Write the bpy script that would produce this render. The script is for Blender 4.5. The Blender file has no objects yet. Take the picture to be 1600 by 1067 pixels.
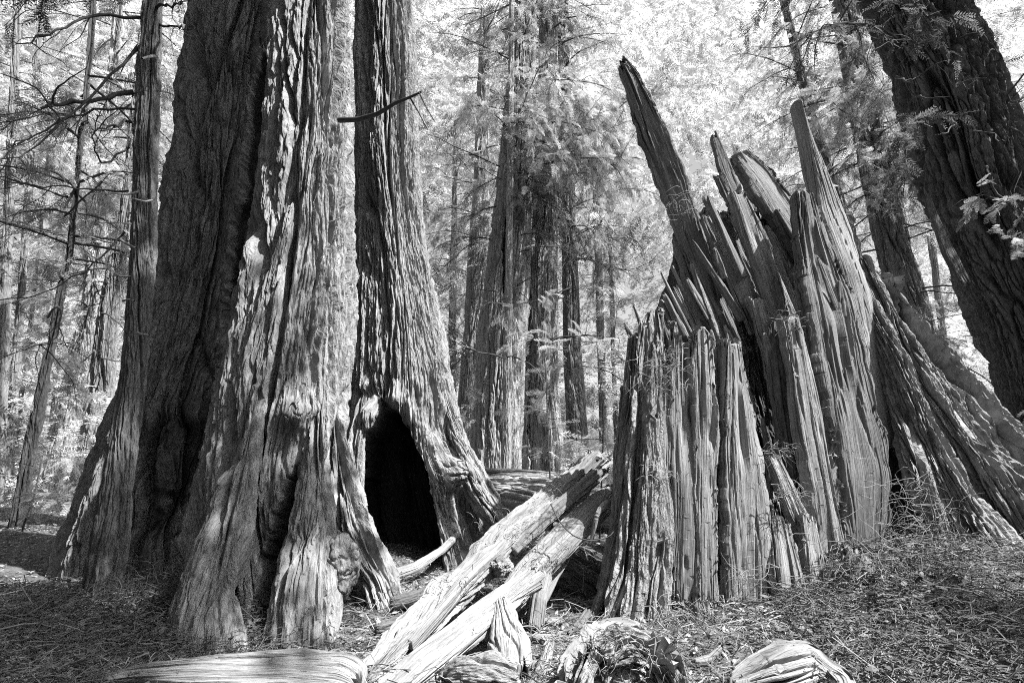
import bpy, math, random
import numpy as np
from mathutils import Vector
R_ = math.radians
rng = np.random.default_rng(7)
random.seed(7)

# ------------------------------------------------------------------ camera
FPX, CX, CY, TILT, CAMZ = 800.0, 800.0, 533.5, R_(12.0), 1.5
SC = bpy.context.scene
COL = SC.collection
cam_d = bpy.data.cameras.new('camera'); cam_d.sensor_width = 36; cam_d.lens = 18
cam_d.clip_start = 0.05; cam_d.clip_end = 2000
cam = bpy.data.objects.new('camera', cam_d); COL.objects.link(cam)
cam.location = (0, 0, CAMZ); cam.rotation_euler = (R_(90) + TILT, 0, 0)
SC.camera = cam

# ------------------------------------------------------------------ sky and sun
SUN = Vector((0.75, -0.32, 1.12)).normalized()
elev = math.asin(SUN.z); az = math.atan2(SUN.x, SUN.y)
world = bpy.data.worlds.new('World'); SC.world = world; world.use_nodes = True
wn = world.node_tree; wn.nodes.clear()
sky = wn.nodes.new('ShaderNodeTexSky'); sky.sky_type = 'NISHITA'; sky.sun_disc = False
sky.sun_elevation = elev; sky.sun_rotation = az
sky.air_density = 1.0; sky.dust_density = 3.0
bw = wn.nodes.new('ShaderNodeRGBToBW'); bg = wn.nodes.new('ShaderNodeBackground')
bg.inputs['Strength'].default_value = 0.10
wo = wn.nodes.new('ShaderNodeOutputWorld')
wn.links.new(sky.outputs[0], bw.inputs[0]); wn.links.new(bw.outputs[0], bg.inputs['Color'])
wn.links.new(bg.outputs[0], wo.inputs['Surface'])
sl = bpy.data.lights.new('sun', 'SUN'); sl.energy = 5.0; sl.angle = R_(0.5); sl.color = (1, 1, 1)
sun = bpy.data.objects.new('sun', sl); COL.objects.link(sun)
sun.rotation_euler = SUN.to_track_quat('Z', 'Y').to_euler(); sun.location = (10, -6, 20)
SC.view_settings.view_transform = 'Standard'; SC.view_settings.look = 'None'
SC.view_settings.exposure = 1.52; SC.view_settings.gamma = 1.0
SC.cycles.use_denoising = False; SC.cycles.use_adaptive_sampling = False     # keeps the crisp, slightly grainy look of the monochrome photograph
SC.cycles.filter_width = 1.05; SC.cycles.sample_clamp_indirect = 1.5; SC.cycles.max_bounces = 5; SC.cycles.diffuse_bounces = 3; SC.cycles.transmission_bounces = 3
SC.cycles.glossy_bounces = 1; SC.cycles.caustics_reflective = False; SC.cycles.caustics_refractive = False

def at(px, py, Y):
    dx = (px - CX) / FPX; dy = (CY - py) / FPX
    c, s = math.cos(TILT), math.sin(TILT)
    t = Y / (c - dy * s)
    return np.array([t * dx, Y, CAMZ + t * (s + dy * c)])
def proj(P):
    c, s = math.cos(TILT), math.sin(TILT)
    x, y, z = P[..., 0], P[..., 1], P[..., 2] - CAMZ
    f = y * c + z * s; u = -y * s + z * c
    f = np.where(f < 0.1, 0.1, f)
    return CX + FPX * x / f, CY - FPX * u / f
def pxm(Y, py=600):            # metres per photo pixel at depth Y and row py
    return abs(at(801, py, Y)[0] - at(800, py, Y)[0])

# ------------------------------------------------------------------ noise
def _h(ix, iy, iz):
    n = (ix.astype(np.uint32) * np.uint32(73856093)) ^ (iy.astype(np.uint32) * np.uint32(19349663)) ^ (iz.astype(np.uint32) * np.uint32(83492791))
    n ^= n >> np.uint32(13); n *= np.uint32(0x5bd1e995); n ^= n >> np.uint32(15); n *= np.uint32(0x27d4eb2d); n ^= n >> np.uint32(13)
    return n
_G = rng.normal(size=(256, 3)); _G /= np.linalg.norm(_G, axis=1)[:, None]; _G = _G.astype(np.float32)
def pn(x, y, z=0.0):
    x, y, z = np.broadcast_arrays(np.asarray(x, np.float32), np.asarray(y, np.float32), np.asarray(z, np.float32))
    xi, yi, zi = np.floor(x), np.floor(y), np.floor(z)
    xf, yf, zf = x - xi, y - yi, z - zi
    xi = xi.astype(np.int32); yi = yi.astype(np.int32); zi = zi.astype(np.int32)
    u = xf * xf * xf * (xf * (xf * 6 - 15) + 10); v = yf * yf * yf * (yf * (yf * 6 - 15) + 10); w = zf * zf * zf * (zf * (zf * 6 - 15) + 10)
    out = 0
    for a in (0, 1):
        wa = u if a else 1 - u
        for b in (0, 1):
            wb = v if b else 1 - v
            for c in (0, 1):
                wc = w if c else 1 - w
                g = _G[_h(xi + a, yi + b, zi + c) & np.uint32(255)]
                out = out + wa * wb * wc * (g[..., 0] * (xf - a) + g[..., 1] * (yf - b) + g[..., 2] * (zf - c))
    return out * 1.5
def fbm(x, y, z=0.0, o=3):
    r = 0; a = 1.0; f = 1.0
    for k in range(o):
        r = r + a * pn(x * f, y * f, z * f + 11.3 * k); a *= 0.5; f *= 2.03
    return r
def ss(a, b, x):
    t = np.clip((x - a) / (b - a), 0, 1); return t * t * (3 - 2 * t)

# ------------------------------------------------------------------ terrain
def gz(x, y):
    x = np.asarray(x, float); y = np.asarray(y, float)
    z = 0.10 * pn(x * .35, y * .35, 3.1) + 0.05 * pn(x * 1.3, y * 1.3, 5.1)
    z = z + 0.66 * np.exp(-((x - 4.1) ** 2 / 2.6 + (y - 4.8) ** 2 / 1.8)) + .18 * np.exp(-((x + 2.7) ** 2 / .3 + (y - 5.2) ** 2 / .5)) + .20 * np.exp(-((x + 4.2) ** 2 / 1.6 + (y - 3.7) ** 2 / 1.0))
    z = z + 0.12 * np.exp(-((x + 4.1) ** 2 / .9 + (y - 5.0) ** 2 / 1.2)) - .12 * np.exp(-((x + 1.9) ** 2 / 1.2 + (y - 4.2) ** 2 / 1.0))
    z = z - 0.10 * np.exp(-((x + 0.4) ** 2 / 1.0 + (y - 6.0) ** 2 / 6))
    z = z + 0.9 * ss(14, 60, y) * pn(x * .03, y * .03, 9.)
    return z

# ------------------------------------------------------------------ mesh helpers
def tag(o, label=None, cat=None, group=None, kind=None):
    if label: o['label'] = label
    if cat: o['category'] = cat
    if group: o['group'] = group
    if kind: o['kind'] = kind
    return o
def thing(name, label, cat, loc, group=None):
    o = bpy.data.objects.new(name, None); COL.objects.link(o); o.location = [float(a) for a in loc]
    o.empty_display_size = 0.2
    return tag(o, label, cat, group)
def mesh(name, V, F, mat, parent=None, attr=None, smooth=False, mats=None, midx=None, tris=False):
    V = np.asarray(V, np.float32).reshape(-1, 3)
    off = np.array(parent.location, np.float32) if parent is not None else 0
    if parent is not None and parent.parent is not None: off = off + np.array(parent.parent.location, np.float32)
    F = np.asarray(F, np.int32); k = F.shape[1]
    me = bpy.data.meshes.new(name)
    me.vertices.add(len(V)); me.vertices.foreach_set('co', (V - off).ravel())
    me.loops.add(F.size); me.loops.foreach_set('vertex_index', F.ravel())
    me.polygons.add(len(F)); me.polygons.foreach_set('loop_start', np.arange(0, F.size, k, dtype=np.int32))
    me.polygons.foreach_set('loop_total', np.full(len(F), k, np.int32))
    for m in (mats or [mat]): me.materials.append(m)
    if midx is not None: me.polygons.foreach_set('material_index', np.asarray(midx, np.int32))
    me.polygons.foreach_set('use_smooth', np.full(len(F), smooth, bool))
    me.update(calc_edges=True)
    if attr is not None:
        for an, av in attr.items():
            av = np.asarray(av, np.float32)
            if av.ndim > 1 and av.shape[-1] == 3:
                a = me.attributes.new(an, 'FLOAT_VECTOR', 'POINT'); a.data.foreach_set('vector', av.reshape(-1, 3).ravel())
            else:
                a = me.attributes.new(an, 'FLOAT', 'POINT'); a.data.foreach_set('value', av.ravel())
    o = bpy.data.objects.new(name, me); COL.objects.link(o)
    if parent is not None: o.parent = parent
    return o
class MB:                      # collects several grids into one mesh
    def __init__(s): s.V = []; s.F = []; s.A = []; s.M = []; s.n = 0
    def add(s, V, F, A, m=0):
        V = np.asarray(V, np.float32).reshape(-1, 3)
        s.V.append(V); s.F.append(np.asarray(F) + s.n); s.A.append(np.asarray(A, np.float32).reshape(-1, 3)); s.M.append(np.full(len(F), m)); s.n += len(V)
    def build(s, name, mat, parent=None, mats=None, smooth=True):
        return mesh(name, np.concatenate(s.V), np.concatenate(s.F), mat, parent, {'grain': np.concatenate(s.A)}, smooth, mats, np.concatenate(s.M) if mats else None)
def grid_faces(nv, nu, wrap=True):
    i = np.arange(nv - 1)[:, None]; j = np.arange(nu if wrap else nu - 1)[None, :]
    a = i * nu + j; b = i * nu + (j + 1) % nu
    return np.stack([a, b, b + nu, a + nu], -1).reshape(-1, 4)
def normals(P, wrap=True):
    du = (np.roll(P, -1, 1) - np.roll(P, 1, 1)) if wrap else np.gradient(P, axis=1)
    dv = np.gradient(P, axis=0)
    n = np.cross(du, dv); l = np.linalg.norm(n, axis=-1, keepdims=True); l[l < 1e-9] = 1
    return n / l
def smooth1(a, k):
    if k < 2: return a
    w = np.hanning(k + 2)[1:-1]; w /= w.sum(); p = np.pad(a, (k, k), mode='edge' )
    # extrapolate linearly at the ends so that tips keep their slope
    p[:k] = a[0] + (a[0] - a[1]) * np.arange(k, 0, -1); p[-k:] = a[-1] + (a[-1] - a[-2]) * np.arange(1, k + 1)
    return np.convolve(p, w, 'same')[k:-k]

# ------------------------------------------------------------------ materials
def mat_base(name):
    m = bpy.data.materials.new(name); m.use_nodes = True; nt = m.node_tree; nt.nodes.clear()
    return m, nt, nt.nodes, nt.links
def fibre(name, dark, light, fine=(60, 5), coarse=(9, .7), bump=.6, bumpd=.012, rough=.85, bias=.5, spread=.22, spec=.25, char_shade=False, patch=.0):
    m, nt, N, L = mat_base(name)
    at_ = N.new('ShaderNodeAttribute'); at_.attribute_name = 'grain'
    def noise(sx, sy, det, seed, dist=0.0):
        mp = N.new('ShaderNodeMapping'); mp.inputs['Scale'].default_value = (sx, sy, 1); mp.inputs['Location'].default_value = (seed, seed * .7, seed)
        L.new(at_.outputs['Vector'], mp.inputs['Vector'])
        n = N.new('ShaderNodeTexNoise'); n.inputs['Scale'].default_value = 1; n.inputs['Detail'].default_value = det; n.inputs['Roughness'].default_value = .62
        n.inputs['Distortion'].default_value = dist
        L.new(mp.outputs[0], n.inputs['Vector']); return n.outputs['Fac']
    a = noise(fine[0], fine[1], 4, 1.3); b = noise(coarse[0], coarse[1], 5, 7.7, .4); c = noise(2.2, 1.3, 3, 3.1)
    def math_(op, x, y):
        k = N.new('ShaderNodeMath'); k.operation = op
        for i, q in enumerate((x, y)):
            if isinstance(q, (int, float)): k.inputs[i].default_value = q
            else: L.new(q, k.inputs[i])
        return k.outputs[0]
    v = math_('ADD', math_('MULTIPLY', a, .45), math_('ADD', math_('MULTIPLY', b, .35), math_('MULTIPLY', c, .2)))
    rp = N.new('ShaderNodeMapRange'); rp.inputs['From Min'].default_value = bias - spread; rp.inputs['From Max'].default_value = bias + spread
    rp.inputs['To Min'].default_value = dark; rp.inputs['To Max'].default_value = light
    L.new(v, rp.inputs['Value']); val = rp.outputs[0]
    if char_shade:
        ch = N.new('ShaderNodeAttribute'); ch.attribute_name = 'char_shade'
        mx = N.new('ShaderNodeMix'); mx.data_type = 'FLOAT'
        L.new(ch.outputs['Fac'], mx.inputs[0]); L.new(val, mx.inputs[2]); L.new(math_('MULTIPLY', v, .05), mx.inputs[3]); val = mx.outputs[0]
    cc = N.new('ShaderNodeCombineColor')
    for i in range(3): L.new(val, cc.inputs[i])
    bp = N.new('ShaderNodeBump'); bp.inputs['Strength'].default_value = bump; bp.inputs['Distance'].default_value = bumpd
    L.new(math_('ADD', a, math_('MULTIPLY', b, 1.2)), bp.inputs['Height'])
    p = N.new('ShaderNodeBsdfPrincipled'); p.inputs['Roughness'].default_value = rough; p.inputs['Specular IOR Level'].default_value = spec
    L.new(cc.outputs[0], p.inputs['Base Color']); L.new(bp.outputs[0], p.inputs['Normal'])
    o = N.new('ShaderNodeOutputMaterial'); L.new(p.outputs[0], o.inputs[0]); return m
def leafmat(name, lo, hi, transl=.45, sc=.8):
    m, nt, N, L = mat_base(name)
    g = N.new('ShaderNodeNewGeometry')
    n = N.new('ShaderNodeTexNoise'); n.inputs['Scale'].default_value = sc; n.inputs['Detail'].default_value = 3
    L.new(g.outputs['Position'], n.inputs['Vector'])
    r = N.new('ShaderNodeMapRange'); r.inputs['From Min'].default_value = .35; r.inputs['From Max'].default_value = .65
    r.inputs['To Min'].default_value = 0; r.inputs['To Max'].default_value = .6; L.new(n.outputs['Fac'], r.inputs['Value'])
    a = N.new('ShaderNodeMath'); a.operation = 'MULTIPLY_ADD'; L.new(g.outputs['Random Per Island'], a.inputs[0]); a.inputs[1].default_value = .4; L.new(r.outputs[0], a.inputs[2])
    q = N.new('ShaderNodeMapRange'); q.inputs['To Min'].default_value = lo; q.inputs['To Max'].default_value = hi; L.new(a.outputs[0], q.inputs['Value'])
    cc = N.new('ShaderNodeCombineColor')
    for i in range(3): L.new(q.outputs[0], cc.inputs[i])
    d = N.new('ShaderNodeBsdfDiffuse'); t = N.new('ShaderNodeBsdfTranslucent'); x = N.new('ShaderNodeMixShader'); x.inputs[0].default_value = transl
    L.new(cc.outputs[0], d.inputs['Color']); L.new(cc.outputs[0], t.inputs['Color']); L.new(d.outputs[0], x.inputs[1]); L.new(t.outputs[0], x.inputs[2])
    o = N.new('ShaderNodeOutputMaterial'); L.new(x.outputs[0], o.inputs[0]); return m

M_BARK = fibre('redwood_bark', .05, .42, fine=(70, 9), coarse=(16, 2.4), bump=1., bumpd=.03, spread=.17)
M_BARKC = fibre('redwood_bark_char_shade', .05, .42, fine=(70, 9), coarse=(16, 2.4), bump=1., bumpd=.03, char_shade=True, spread=.17)  # mask carries real burn and also shade painted into a crevice
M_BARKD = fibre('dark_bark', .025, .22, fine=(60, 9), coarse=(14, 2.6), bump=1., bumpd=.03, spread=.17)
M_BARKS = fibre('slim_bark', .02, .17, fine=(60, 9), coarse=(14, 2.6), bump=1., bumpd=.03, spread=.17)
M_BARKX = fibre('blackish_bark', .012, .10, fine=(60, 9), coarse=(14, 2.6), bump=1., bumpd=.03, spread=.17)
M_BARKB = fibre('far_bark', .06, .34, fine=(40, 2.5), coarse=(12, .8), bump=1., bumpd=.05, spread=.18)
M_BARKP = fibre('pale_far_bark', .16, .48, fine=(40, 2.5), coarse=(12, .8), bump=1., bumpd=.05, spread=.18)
M_ROT = fibre('rotten_bark', .06, .42, fine=(60, 12), coarse=(16, 4), bump=1., bumpd=.04, char_shade=True, spread=.17)
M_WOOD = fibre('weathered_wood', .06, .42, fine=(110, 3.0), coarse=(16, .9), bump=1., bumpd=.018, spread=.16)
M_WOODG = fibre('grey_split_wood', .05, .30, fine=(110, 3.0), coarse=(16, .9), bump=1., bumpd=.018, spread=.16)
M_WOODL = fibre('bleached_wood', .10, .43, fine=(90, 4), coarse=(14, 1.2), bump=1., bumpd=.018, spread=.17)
M_TWIG = fibre('twig_bark', .02, .09, fine=(40, 10), coarse=(20, 4), bump=.2, bumpd=.004)
M_TWIGL = fibre('dry_twig', .10, .38, fine=(40, 10), coarse=(20, 4), bump=.2, bumpd=.004)
M_SHRED = fibre('dark_dry_twig', .03, .22, fine=(40, 10), coarse=(20, 4), bump=.2, bumpd=.004)
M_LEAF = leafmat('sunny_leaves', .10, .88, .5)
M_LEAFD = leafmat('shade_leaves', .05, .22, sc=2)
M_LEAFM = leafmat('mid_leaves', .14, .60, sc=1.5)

# ground
def groundmat():
    m, nt, N, L = mat_base('forest_duff')
    g = N.new('ShaderNodeNewGeometry')
    def nz(s, d, ds=0):
        n = N.new('ShaderNodeTexNoise'); n.inputs['Scale'].default_value = s; n.inputs['Detail'].default_value = d; n.inputs['Roughness'].default_value = .7; n.inputs['Distortion'].default_value = ds
        L.new(g.outputs['Position'], n.inputs['Vector']); return n.outputs['Fac']
    a, b, c = nz(45, 5, .5), nz(9, 4, .8), nz(.9, 3)
    def mt(op, x, y):
        k = N.new('ShaderNodeMath'); k.operation = op
        for i, q in enumerate((x, y)):
            if isinstance(q, (int, float)): k.inputs[i].default_value = q
            else: L.new(q, k.inputs[i])
        return k.outputs[0]
    v = mt('ADD', mt('MULTIPLY', a, .5), mt('ADD', mt('MULTIPLY', b, .3), mt('MULTIPLY', c, .2)))
    r = N.new('ShaderNodeMapRange'); r.inputs['From Min'].default_value = .36; r.inputs['From Max'].default_value = .64
    r.inputs['To Min'].default_value = .02; r.inputs['To Max'].default_value = .22; L.new(v, r.inputs['Value'])
    cc = N.new('ShaderNodeCombineColor')
    for i in range(3): L.new(r.outputs[0], cc.inputs[i])
    bp = N.new('ShaderNodeBump'); bp.inputs['Strength'].default_value = .9; bp.inputs['Distance'].default_value = .03; L.new(mt('ADD', a, b), bp.inputs['Height'])
    p = N.new('ShaderNodeBsdfPrincipled'); p.inputs['Roughness'].default_value = .95; p.inputs['Specular IOR Level'].default_value = .1
    L.new(cc.outputs[0], p.inputs['Base Color']); L.new(bp.outputs[0], p.inputs['Normal'])
    o = N.new('ShaderNodeOutputMaterial'); L.new(p.outputs[0], o.inputs[0]); return m
M_GROUND = groundmat()

# ------------------------------------------------------------------ ground
def make_ground():
    a = np.linspace(0, 1, 420); ys = -6 + 20 * a + 260 * a ** 5
    b = np.linspace(-1, 1, 520); xs = 9 * b + 170 * b ** 5
    X, Y = np.meshgrid(xs, ys)
    Z = gz(X, Y) + .018 * fbm(X * 5, Y * 5, 2., 3) + .010 * fbm(X * 18, Y * 18, 4., 2)
    P = np.stack([X, Y, Z], -1)
    o = mesh('ground', P, grid_faces(len(ys), len(xs), False), M_GROUND)
    tag(o, kind='structure')
make_ground()

# ------------------------------------------------------------------ sweeps: logs, slabs, roots, limbs
def sweep(pts, nrm=(0, -1, 0), nu=48, nv=120, p=2.0, disp=None, jag0=0., jag1=0., jf=9., seed=0., gs=1., rag=0.):
    """pts: rows (x,y,z,half width,half thickness). nrm: where the thickness points. p: section exponent."""
    pts = np.asarray(pts, float)
    seg = np.r_[0, np.cumsum(np.linalg.norm(np.diff(pts[:, :3], axis=0), axis=1))]
    Ltot = seg[-1]
    t = np.linspace(0, Ltot, nv)
    C = np.stack([smooth1(np.interp(t, seg, pts[:, k]), max(2, nv // 15)) for k in range(5)], -1)
    T = np.gradient(C[:, :3], axis=0); T /= np.linalg.norm(T, axis=1)[:, None]
    n0 = np.asarray(nrm, float)
    W = np.cross(T, n0); W /= np.linalg.norm(W, axis=1)[:, None]
    Nn = np.cross(W, T)
    th = np.linspace(0, 2 * np.pi, nu, endpoint=False) + np.pi / 2 + np.pi    # seam at the back
    cs, sn = np.cos(th), np.sin(th)
    cu = np.sign(cs) * np.abs(cs) ** (2 / p); su = np.sign(sn) * np.abs(sn) ** (2 / p)
    # jagged ends: slide each column along the axis
    def ev(tt):    # tt (nv,nu) arc positions -> centre data
        return [np.interp(tt, t, C[:, k]) for k in range(5)], [np.interp(tt, t, W[:, k]) for k in range(3)], [np.interp(tt, t, Nn[:, k]) for k in range(3)]
    tn = np.linspace(0, 1, nv)[:, None] * np.ones(nu)[None]
    cuj = cu[None] * np.ones((nv, 1)); suj = su[None] * np.ones((nv, 1))
    w0 = C[:, 3].mean() * gs
    j1 = np.abs(fbm(cu * w0 * jf * 6 + seed, su * .6 + seed, 1.7 + seed, 3)); j1 = j1 * .5 + .8 * np.abs(pn(np.floor(cu * w0 * 22) * 1.37 + seed, su * .3, 2.2 + seed)); j0 = np.abs(fbm(cu * w0 * jf * 6 + seed, su * .6 - seed, 8.7 + seed, 3))
    a = jag0 * j0[None]; b = 1 - jag1 * j1[None] / Ltot; a = a / Ltot
    tt = (a + (b - a) * tn) * Ltot
    c5, w3, n3 = ev(tt)
    # close the ends
    m = max(2, nv // 60)
    ed = np.minimum(np.arange(nv), np.arange(nv)[::-1])
    k = np.sqrt(np.clip(1 - (1 - np.clip(ed / m, 0, 1)) ** 2, 0, 1))[:, None]
    kw = .80 + .20 * k; kt = .02 + .98 * k
    if p > 2.2: kw = .95 + .05 * k
    else: kw = kt = .02 + .98 * k
    P = np.stack([c5[i] + w3[i] * cuj * c5[3] * kw + n3[i] * suj * c5[4] * kt for i in range(3)], -1)
    s = np.cumsum(np.r_[0, np.hypot(np.diff(cu) * C[:, 3].mean(), np.diff(su) * C[:, 4].mean())])[None] * np.ones((nv, 1))
    G = np.stack([s, tt, np.full_like(s, seed)], -1)
    if rag: P = P + np.stack([w3[i] * cuj * np.abs(cuj) ** 4 * c5[3] * rag * (fbm(tt * 3.5 + seed, np.sign(cuj) * 5. + seed, 2.2, 3) + .8 * np.round(2 * pn(tt * 5 + seed, np.sign(cuj) * 7., seed))/2) for i in range(3)], -1)
    if disp is not None:
        nn = normals(P)
        ctr = np.stack([c5[i] for i in range(3)], -1)
        nn = nn * np.sign(np.sum(nn * (P - ctr), -1, keepdims=True) + 1e-9)
        P = P + nn * (disp(s + seed * 3.1, tt, seed) * k * np.clip(c5[3] / .11, .12, 1))[..., None]
    F = grid_faces(nv, nu)
    if np.sum(normals(P)[nv // 2, :] * (P[nv // 2] - np.array([C[nv // 2, 0], C[nv // 2, 1], C[nv // 2, 2]])), -1).mean() < 0: F = F[:, ::-1]
    return P, F, G
def grain(amp=.012, crack=.03, k=1., low=.02):
    def f(s, h, sd):
        w = .05 * pn(s * 1.5, h * .5, sd + 2) + .003 * pn(s * 9, h * 5, sd + 3)
        n = fbm((s + w) * 22 * k, h * .8 * k, sd, 3) * amp
        n += low * pn(s * 5, h * 1.1, sd + 9)
        c = np.abs(pn((s + w) * 9 * k, h * .3, sd + 4)); n -= crack * (1 - ss(0, .10, c)) * ss(-.25, .15, pn(s * 2, h * .8, sd + 7))
        c = np.abs(pn((s + w) * 21 * k, h * .6, sd + 5)); n -= crack * .35 * (1 - ss(0, .16, c)) * ss(-.2, .2, pn(s * 3, h * 1.3, sd + 8))
        ci = np.floor((s + w) * 14 * k); cj = np.floor(h * 1.3 + 9 * pn(ci * .73, 3.3, sd) + .6 * pn(s * 60, h * 3, sd))
        n += amp * .9 * pn(ci * 1.37 + .3, cj * 1.71 + .4, sd + 35)
        ci = np.floor((s + w) * 34 * k); cj = np.floor(h * 6.0 + 9 * pn(ci * .73, 3.3, sd) + .3 * pn(s * 80, h * 6, sd))
        n += amp * .6 * pn(ci * 1.37 + .3, cj * 1.71 + .4, sd + 36)
        return n
    return f
def bark(A=.05, k=1., fine=1., seed2=0.):
    def f(s, h, sd):
        w = .26 * pn(s * .7, h * .25, sd + 2) + .05 * pn(s * 3.3, h * 1.1, sd + 5) + .012 * pn(s * 18, h * 6, sd + 6)
        sw = s + w
        g = ss(-.3, .3, pn(s * 1.1, h * .5, sd + 21)); g2 = ss(-.35, .1, pn(s * 3.1, h * .9, sd + 22))
        n1 = np.abs(pn(sw * 3.0 * k, h * .26, sd)); n2 = np.abs(pn(sw * 7.5 * k, h * .55, sd + 4)); n3 = np.abs(pn(sw * 19 * k, h * 1.5, sd + 8))
        d = -A * (1.1 + 1.0 * g) * (1 - ss(.02, .15, n1)) - A * 1.1 * g2 * (1 - ss(.02, .17, n2)) - A * .42 * (1 - ss(.01, .20, n3))
        d += A * .7 * pn(sw * 2.6, h * .4, sd + 3)
        for fs, fh, am, z in ((7.5, 1.0, .50, 31), (19, 3.0, .26, 37), (42, 8.0, .12, 43)):
            ci = np.floor(sw * fs * k + .6 * pn(s * fs * .4, h * 1.5, sd + z)); cj = np.floor(h * fh + 9 * pn(ci * .73, 3.3, sd) + .4 * pn(s * fs * 3.2, h * 2, sd + z + 2))
            d += A * am * pn(ci * 1.37 + .3, cj * 1.71 + .4, sd + z + 4)
        d += fine * .012 * fbm(sw * 46, h * 6, sd + 17, 2) + A * .25 * fbm(sw * 9, h * 3.5, sd + 18, 3)
        return d
    return f
def knobby(A=.05):
    def f(s, h, sd):
        return A * .8 * fbm(s * 3, h * 3, sd, 4) - A * .7 * (1 - ss(0, .12, np.abs(pn(s * 9 + .5 * pn(s * 3, h * 3, 1.), h * 2.2, sd + 3)))) + .16 * A * fbm(s * 40, h * 12, sd, 2)
    return f
def px_pts(L, tk=None, ta=1.):
    """rows (px, py, Y, half width px[, half thickness m])"""
    out = []
    for r in L:
        q = at(r[0], r[1], r[2]); hw = r[3] * pxm(r[2], r[1])
        out.append([q[0], q[1], q[2], hw, r[4] if len(r) > 4 else (tk if tk else hw * ta)])
    return out

# ------------------------------------------------------------------ trunks
def trunk(rows, ztop=22., nu=420, nv=600, kd=1., disp=None, seed=0., lobe=.05, flare=.35, flz=1.6, lobk=1.8, front=.55, mod=None, twist=.02, zb=None, zfine=9., extra=False, hollow=None, topjag=None, fl_n=3.0):
    pts = []
    for r in rows:
        Y = r[3]; a = at(r[1], r[0], Y); b = at(r[2], r[0], Y)
        if kd > .8:              # tangent rays of a round trunk
            a1, a2 = math.atan2(a[0], Y), math.atan2(b[0], Y); m_ = (a1 + a2) / 2; pts.append([a[2], Y * math.tan(m_), Y, Y / math.cos(m_) * math.sin((a2 - a1) / 2)])
        else: pts.append([a[2], (a[0] + b[0]) / 2, Y, (b[0] - a[0]) / 2])
    pts.sort(key=lambda q: q[0]); pts = np.array(pts)
    if ztop > pts[-1, 0]:
        d = (pts[-1] - pts[-2]) / (pts[-1, 0] - pts[-2, 0]); e = pts[-1] + d * (ztop - pts[-1, 0]); e[3] = max(e[3], pts[-1, 3] * .45); pts = np.vstack([pts, e])
    z0 = zb if zb is not None else -0.35
    if z0 < pts[0, 0]: pts = np.vstack([pts[0] * [0, 1, 1, 1] + [z0, 0, 0, 0], pts])
    zf = min(zfine, ztop)
    zs = np.linspace(z0, zf, nv)
    dn = np.stack([smooth1(np.interp(zs, pts[:, 0], pts[:, k]), nv // 14) for k in (1, 2, 3)], -1)
    if ztop > zf + .1:
        z2 = np.linspace(zf, ztop, nv // 6)[1:]
        dn = np.vstack([dn, np.stack([np.interp(z2, pts[:, 0], pts[:, k]) for k in (1, 2, 3)], -1)]); zs = np.r_[zs, z2]
    n = len(zs)
    t = np.linspace(0, 1, nu, endpoint=False); th = 2 * np.pi * t + front * np.sin(2 * np.pi * t); ph = th + np.pi / 2
    H, PH = np.meshgrid(zs, ph, indexing='ij'); TH = np.meshgrid(zs, th, indexing='ij')[1]
    cx, cy, r = dn[:, 0:1], dn[:, 1:2], dn[:, 2:3]
    rm = float(np.interp(1.5, zs, dn[:, 2]))
    c, s_ = np.cos(PH), np.sin(PH)
    fl = np.exp(-np.clip(H - 0, 0, None) / flz)
    lb = fbm(c * lobk + seed, s_ * lobk, H * .22 + seed, 2)
    fan = pn(c * fl_n + 4 + seed, s_ * fl_n, H * .15)
    Rr = r * (1 + lobe * lb * 1.5 + flare * fl * (fan * 1.3))
    if hollow is not None: pass
    X = cx + Rr * c; Y = cy + Rr * s_ * kd
    S = TH * rm + twist * H
    P = np.stack([X, Y, H], -1)
    nn = np.stack([c, s_ , np.zeros_like(c)], -1)
    d = disp(S + seed * 5.3, H, seed) if disp is not None else 0
    fadeb = 1
    P = P + nn * (np.asarray(d) * fadeb)[..., None]
    ch = np.zeros(P.shape[:2])
    if mod is not None: P, ch = mod(P, PH, H, S, cx, cy, r)
    G = np.stack([S + seed * 2, H, np.full_like(S, seed)], -1)
    if topjag is not None:      # shell: a ragged rim, then down the inside
        amp, wall, bot = topjag
        zt = zs[-1] - np.abs(fbm(c[0] * 5 + seed, s_[0] * 5, 0., 3)) * amp - amp * .5 * np.abs(np.floor(pn(S[0] * 7, 0., seed) * 4) / 4)
        f = (zs - zs[0]) / (zs[-1] - zs[0])
        Zn = zs[0] + f[:, None] * (zt[None] - zs[0])
        P2 = np.stack([np.stack([np.interp(Zn[:, j], zs, P[:, j, k]) for j in range(nu)], -1) for k in (0, 1)] + [Zn], -1)
        nvi = nv // 3; fi = np.linspace(1, 0, nvi)[1:]
        idx = (fi * (n - 1)).astype(int); Pi = P2[idx].copy()
        cc = np.stack([dn[idx, 0], dn[idx, 1]], -1)[:, None, :]
        Pi[..., :2] = cc + (Pi[..., :2] - cc) * (1 - wall)
        Pi[..., 2] = bot + (Pi[..., 2] - zs[0]) / (zt - zs[0]) * (zt - bot)
        P = np.concatenate([P2, Pi]); G = np.concatenate([G, G[idx] + [3, 0, 0]]); ch = np.concatenate([ch, np.full((len(idx), nu), .75)])  # inner wall coloured darker than the outside
        n = len(P)
    return P, grid_faces(n, nu)[:, ::-1] if False else grid_faces(n, nu), G, ch
def put(name, res, mat, parent):
    P, F, G, ch = res
    return mesh(name, P, F, mat, parent, {'grain': G.reshape(-1, 3), 'char_shade': ch.reshape(-1)})
def putg(name, res, mat, parent=None):
    P, F, G = res
    return mesh(name, P, F, mat, parent, {'grain': G.reshape(-1, 3)})

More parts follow.
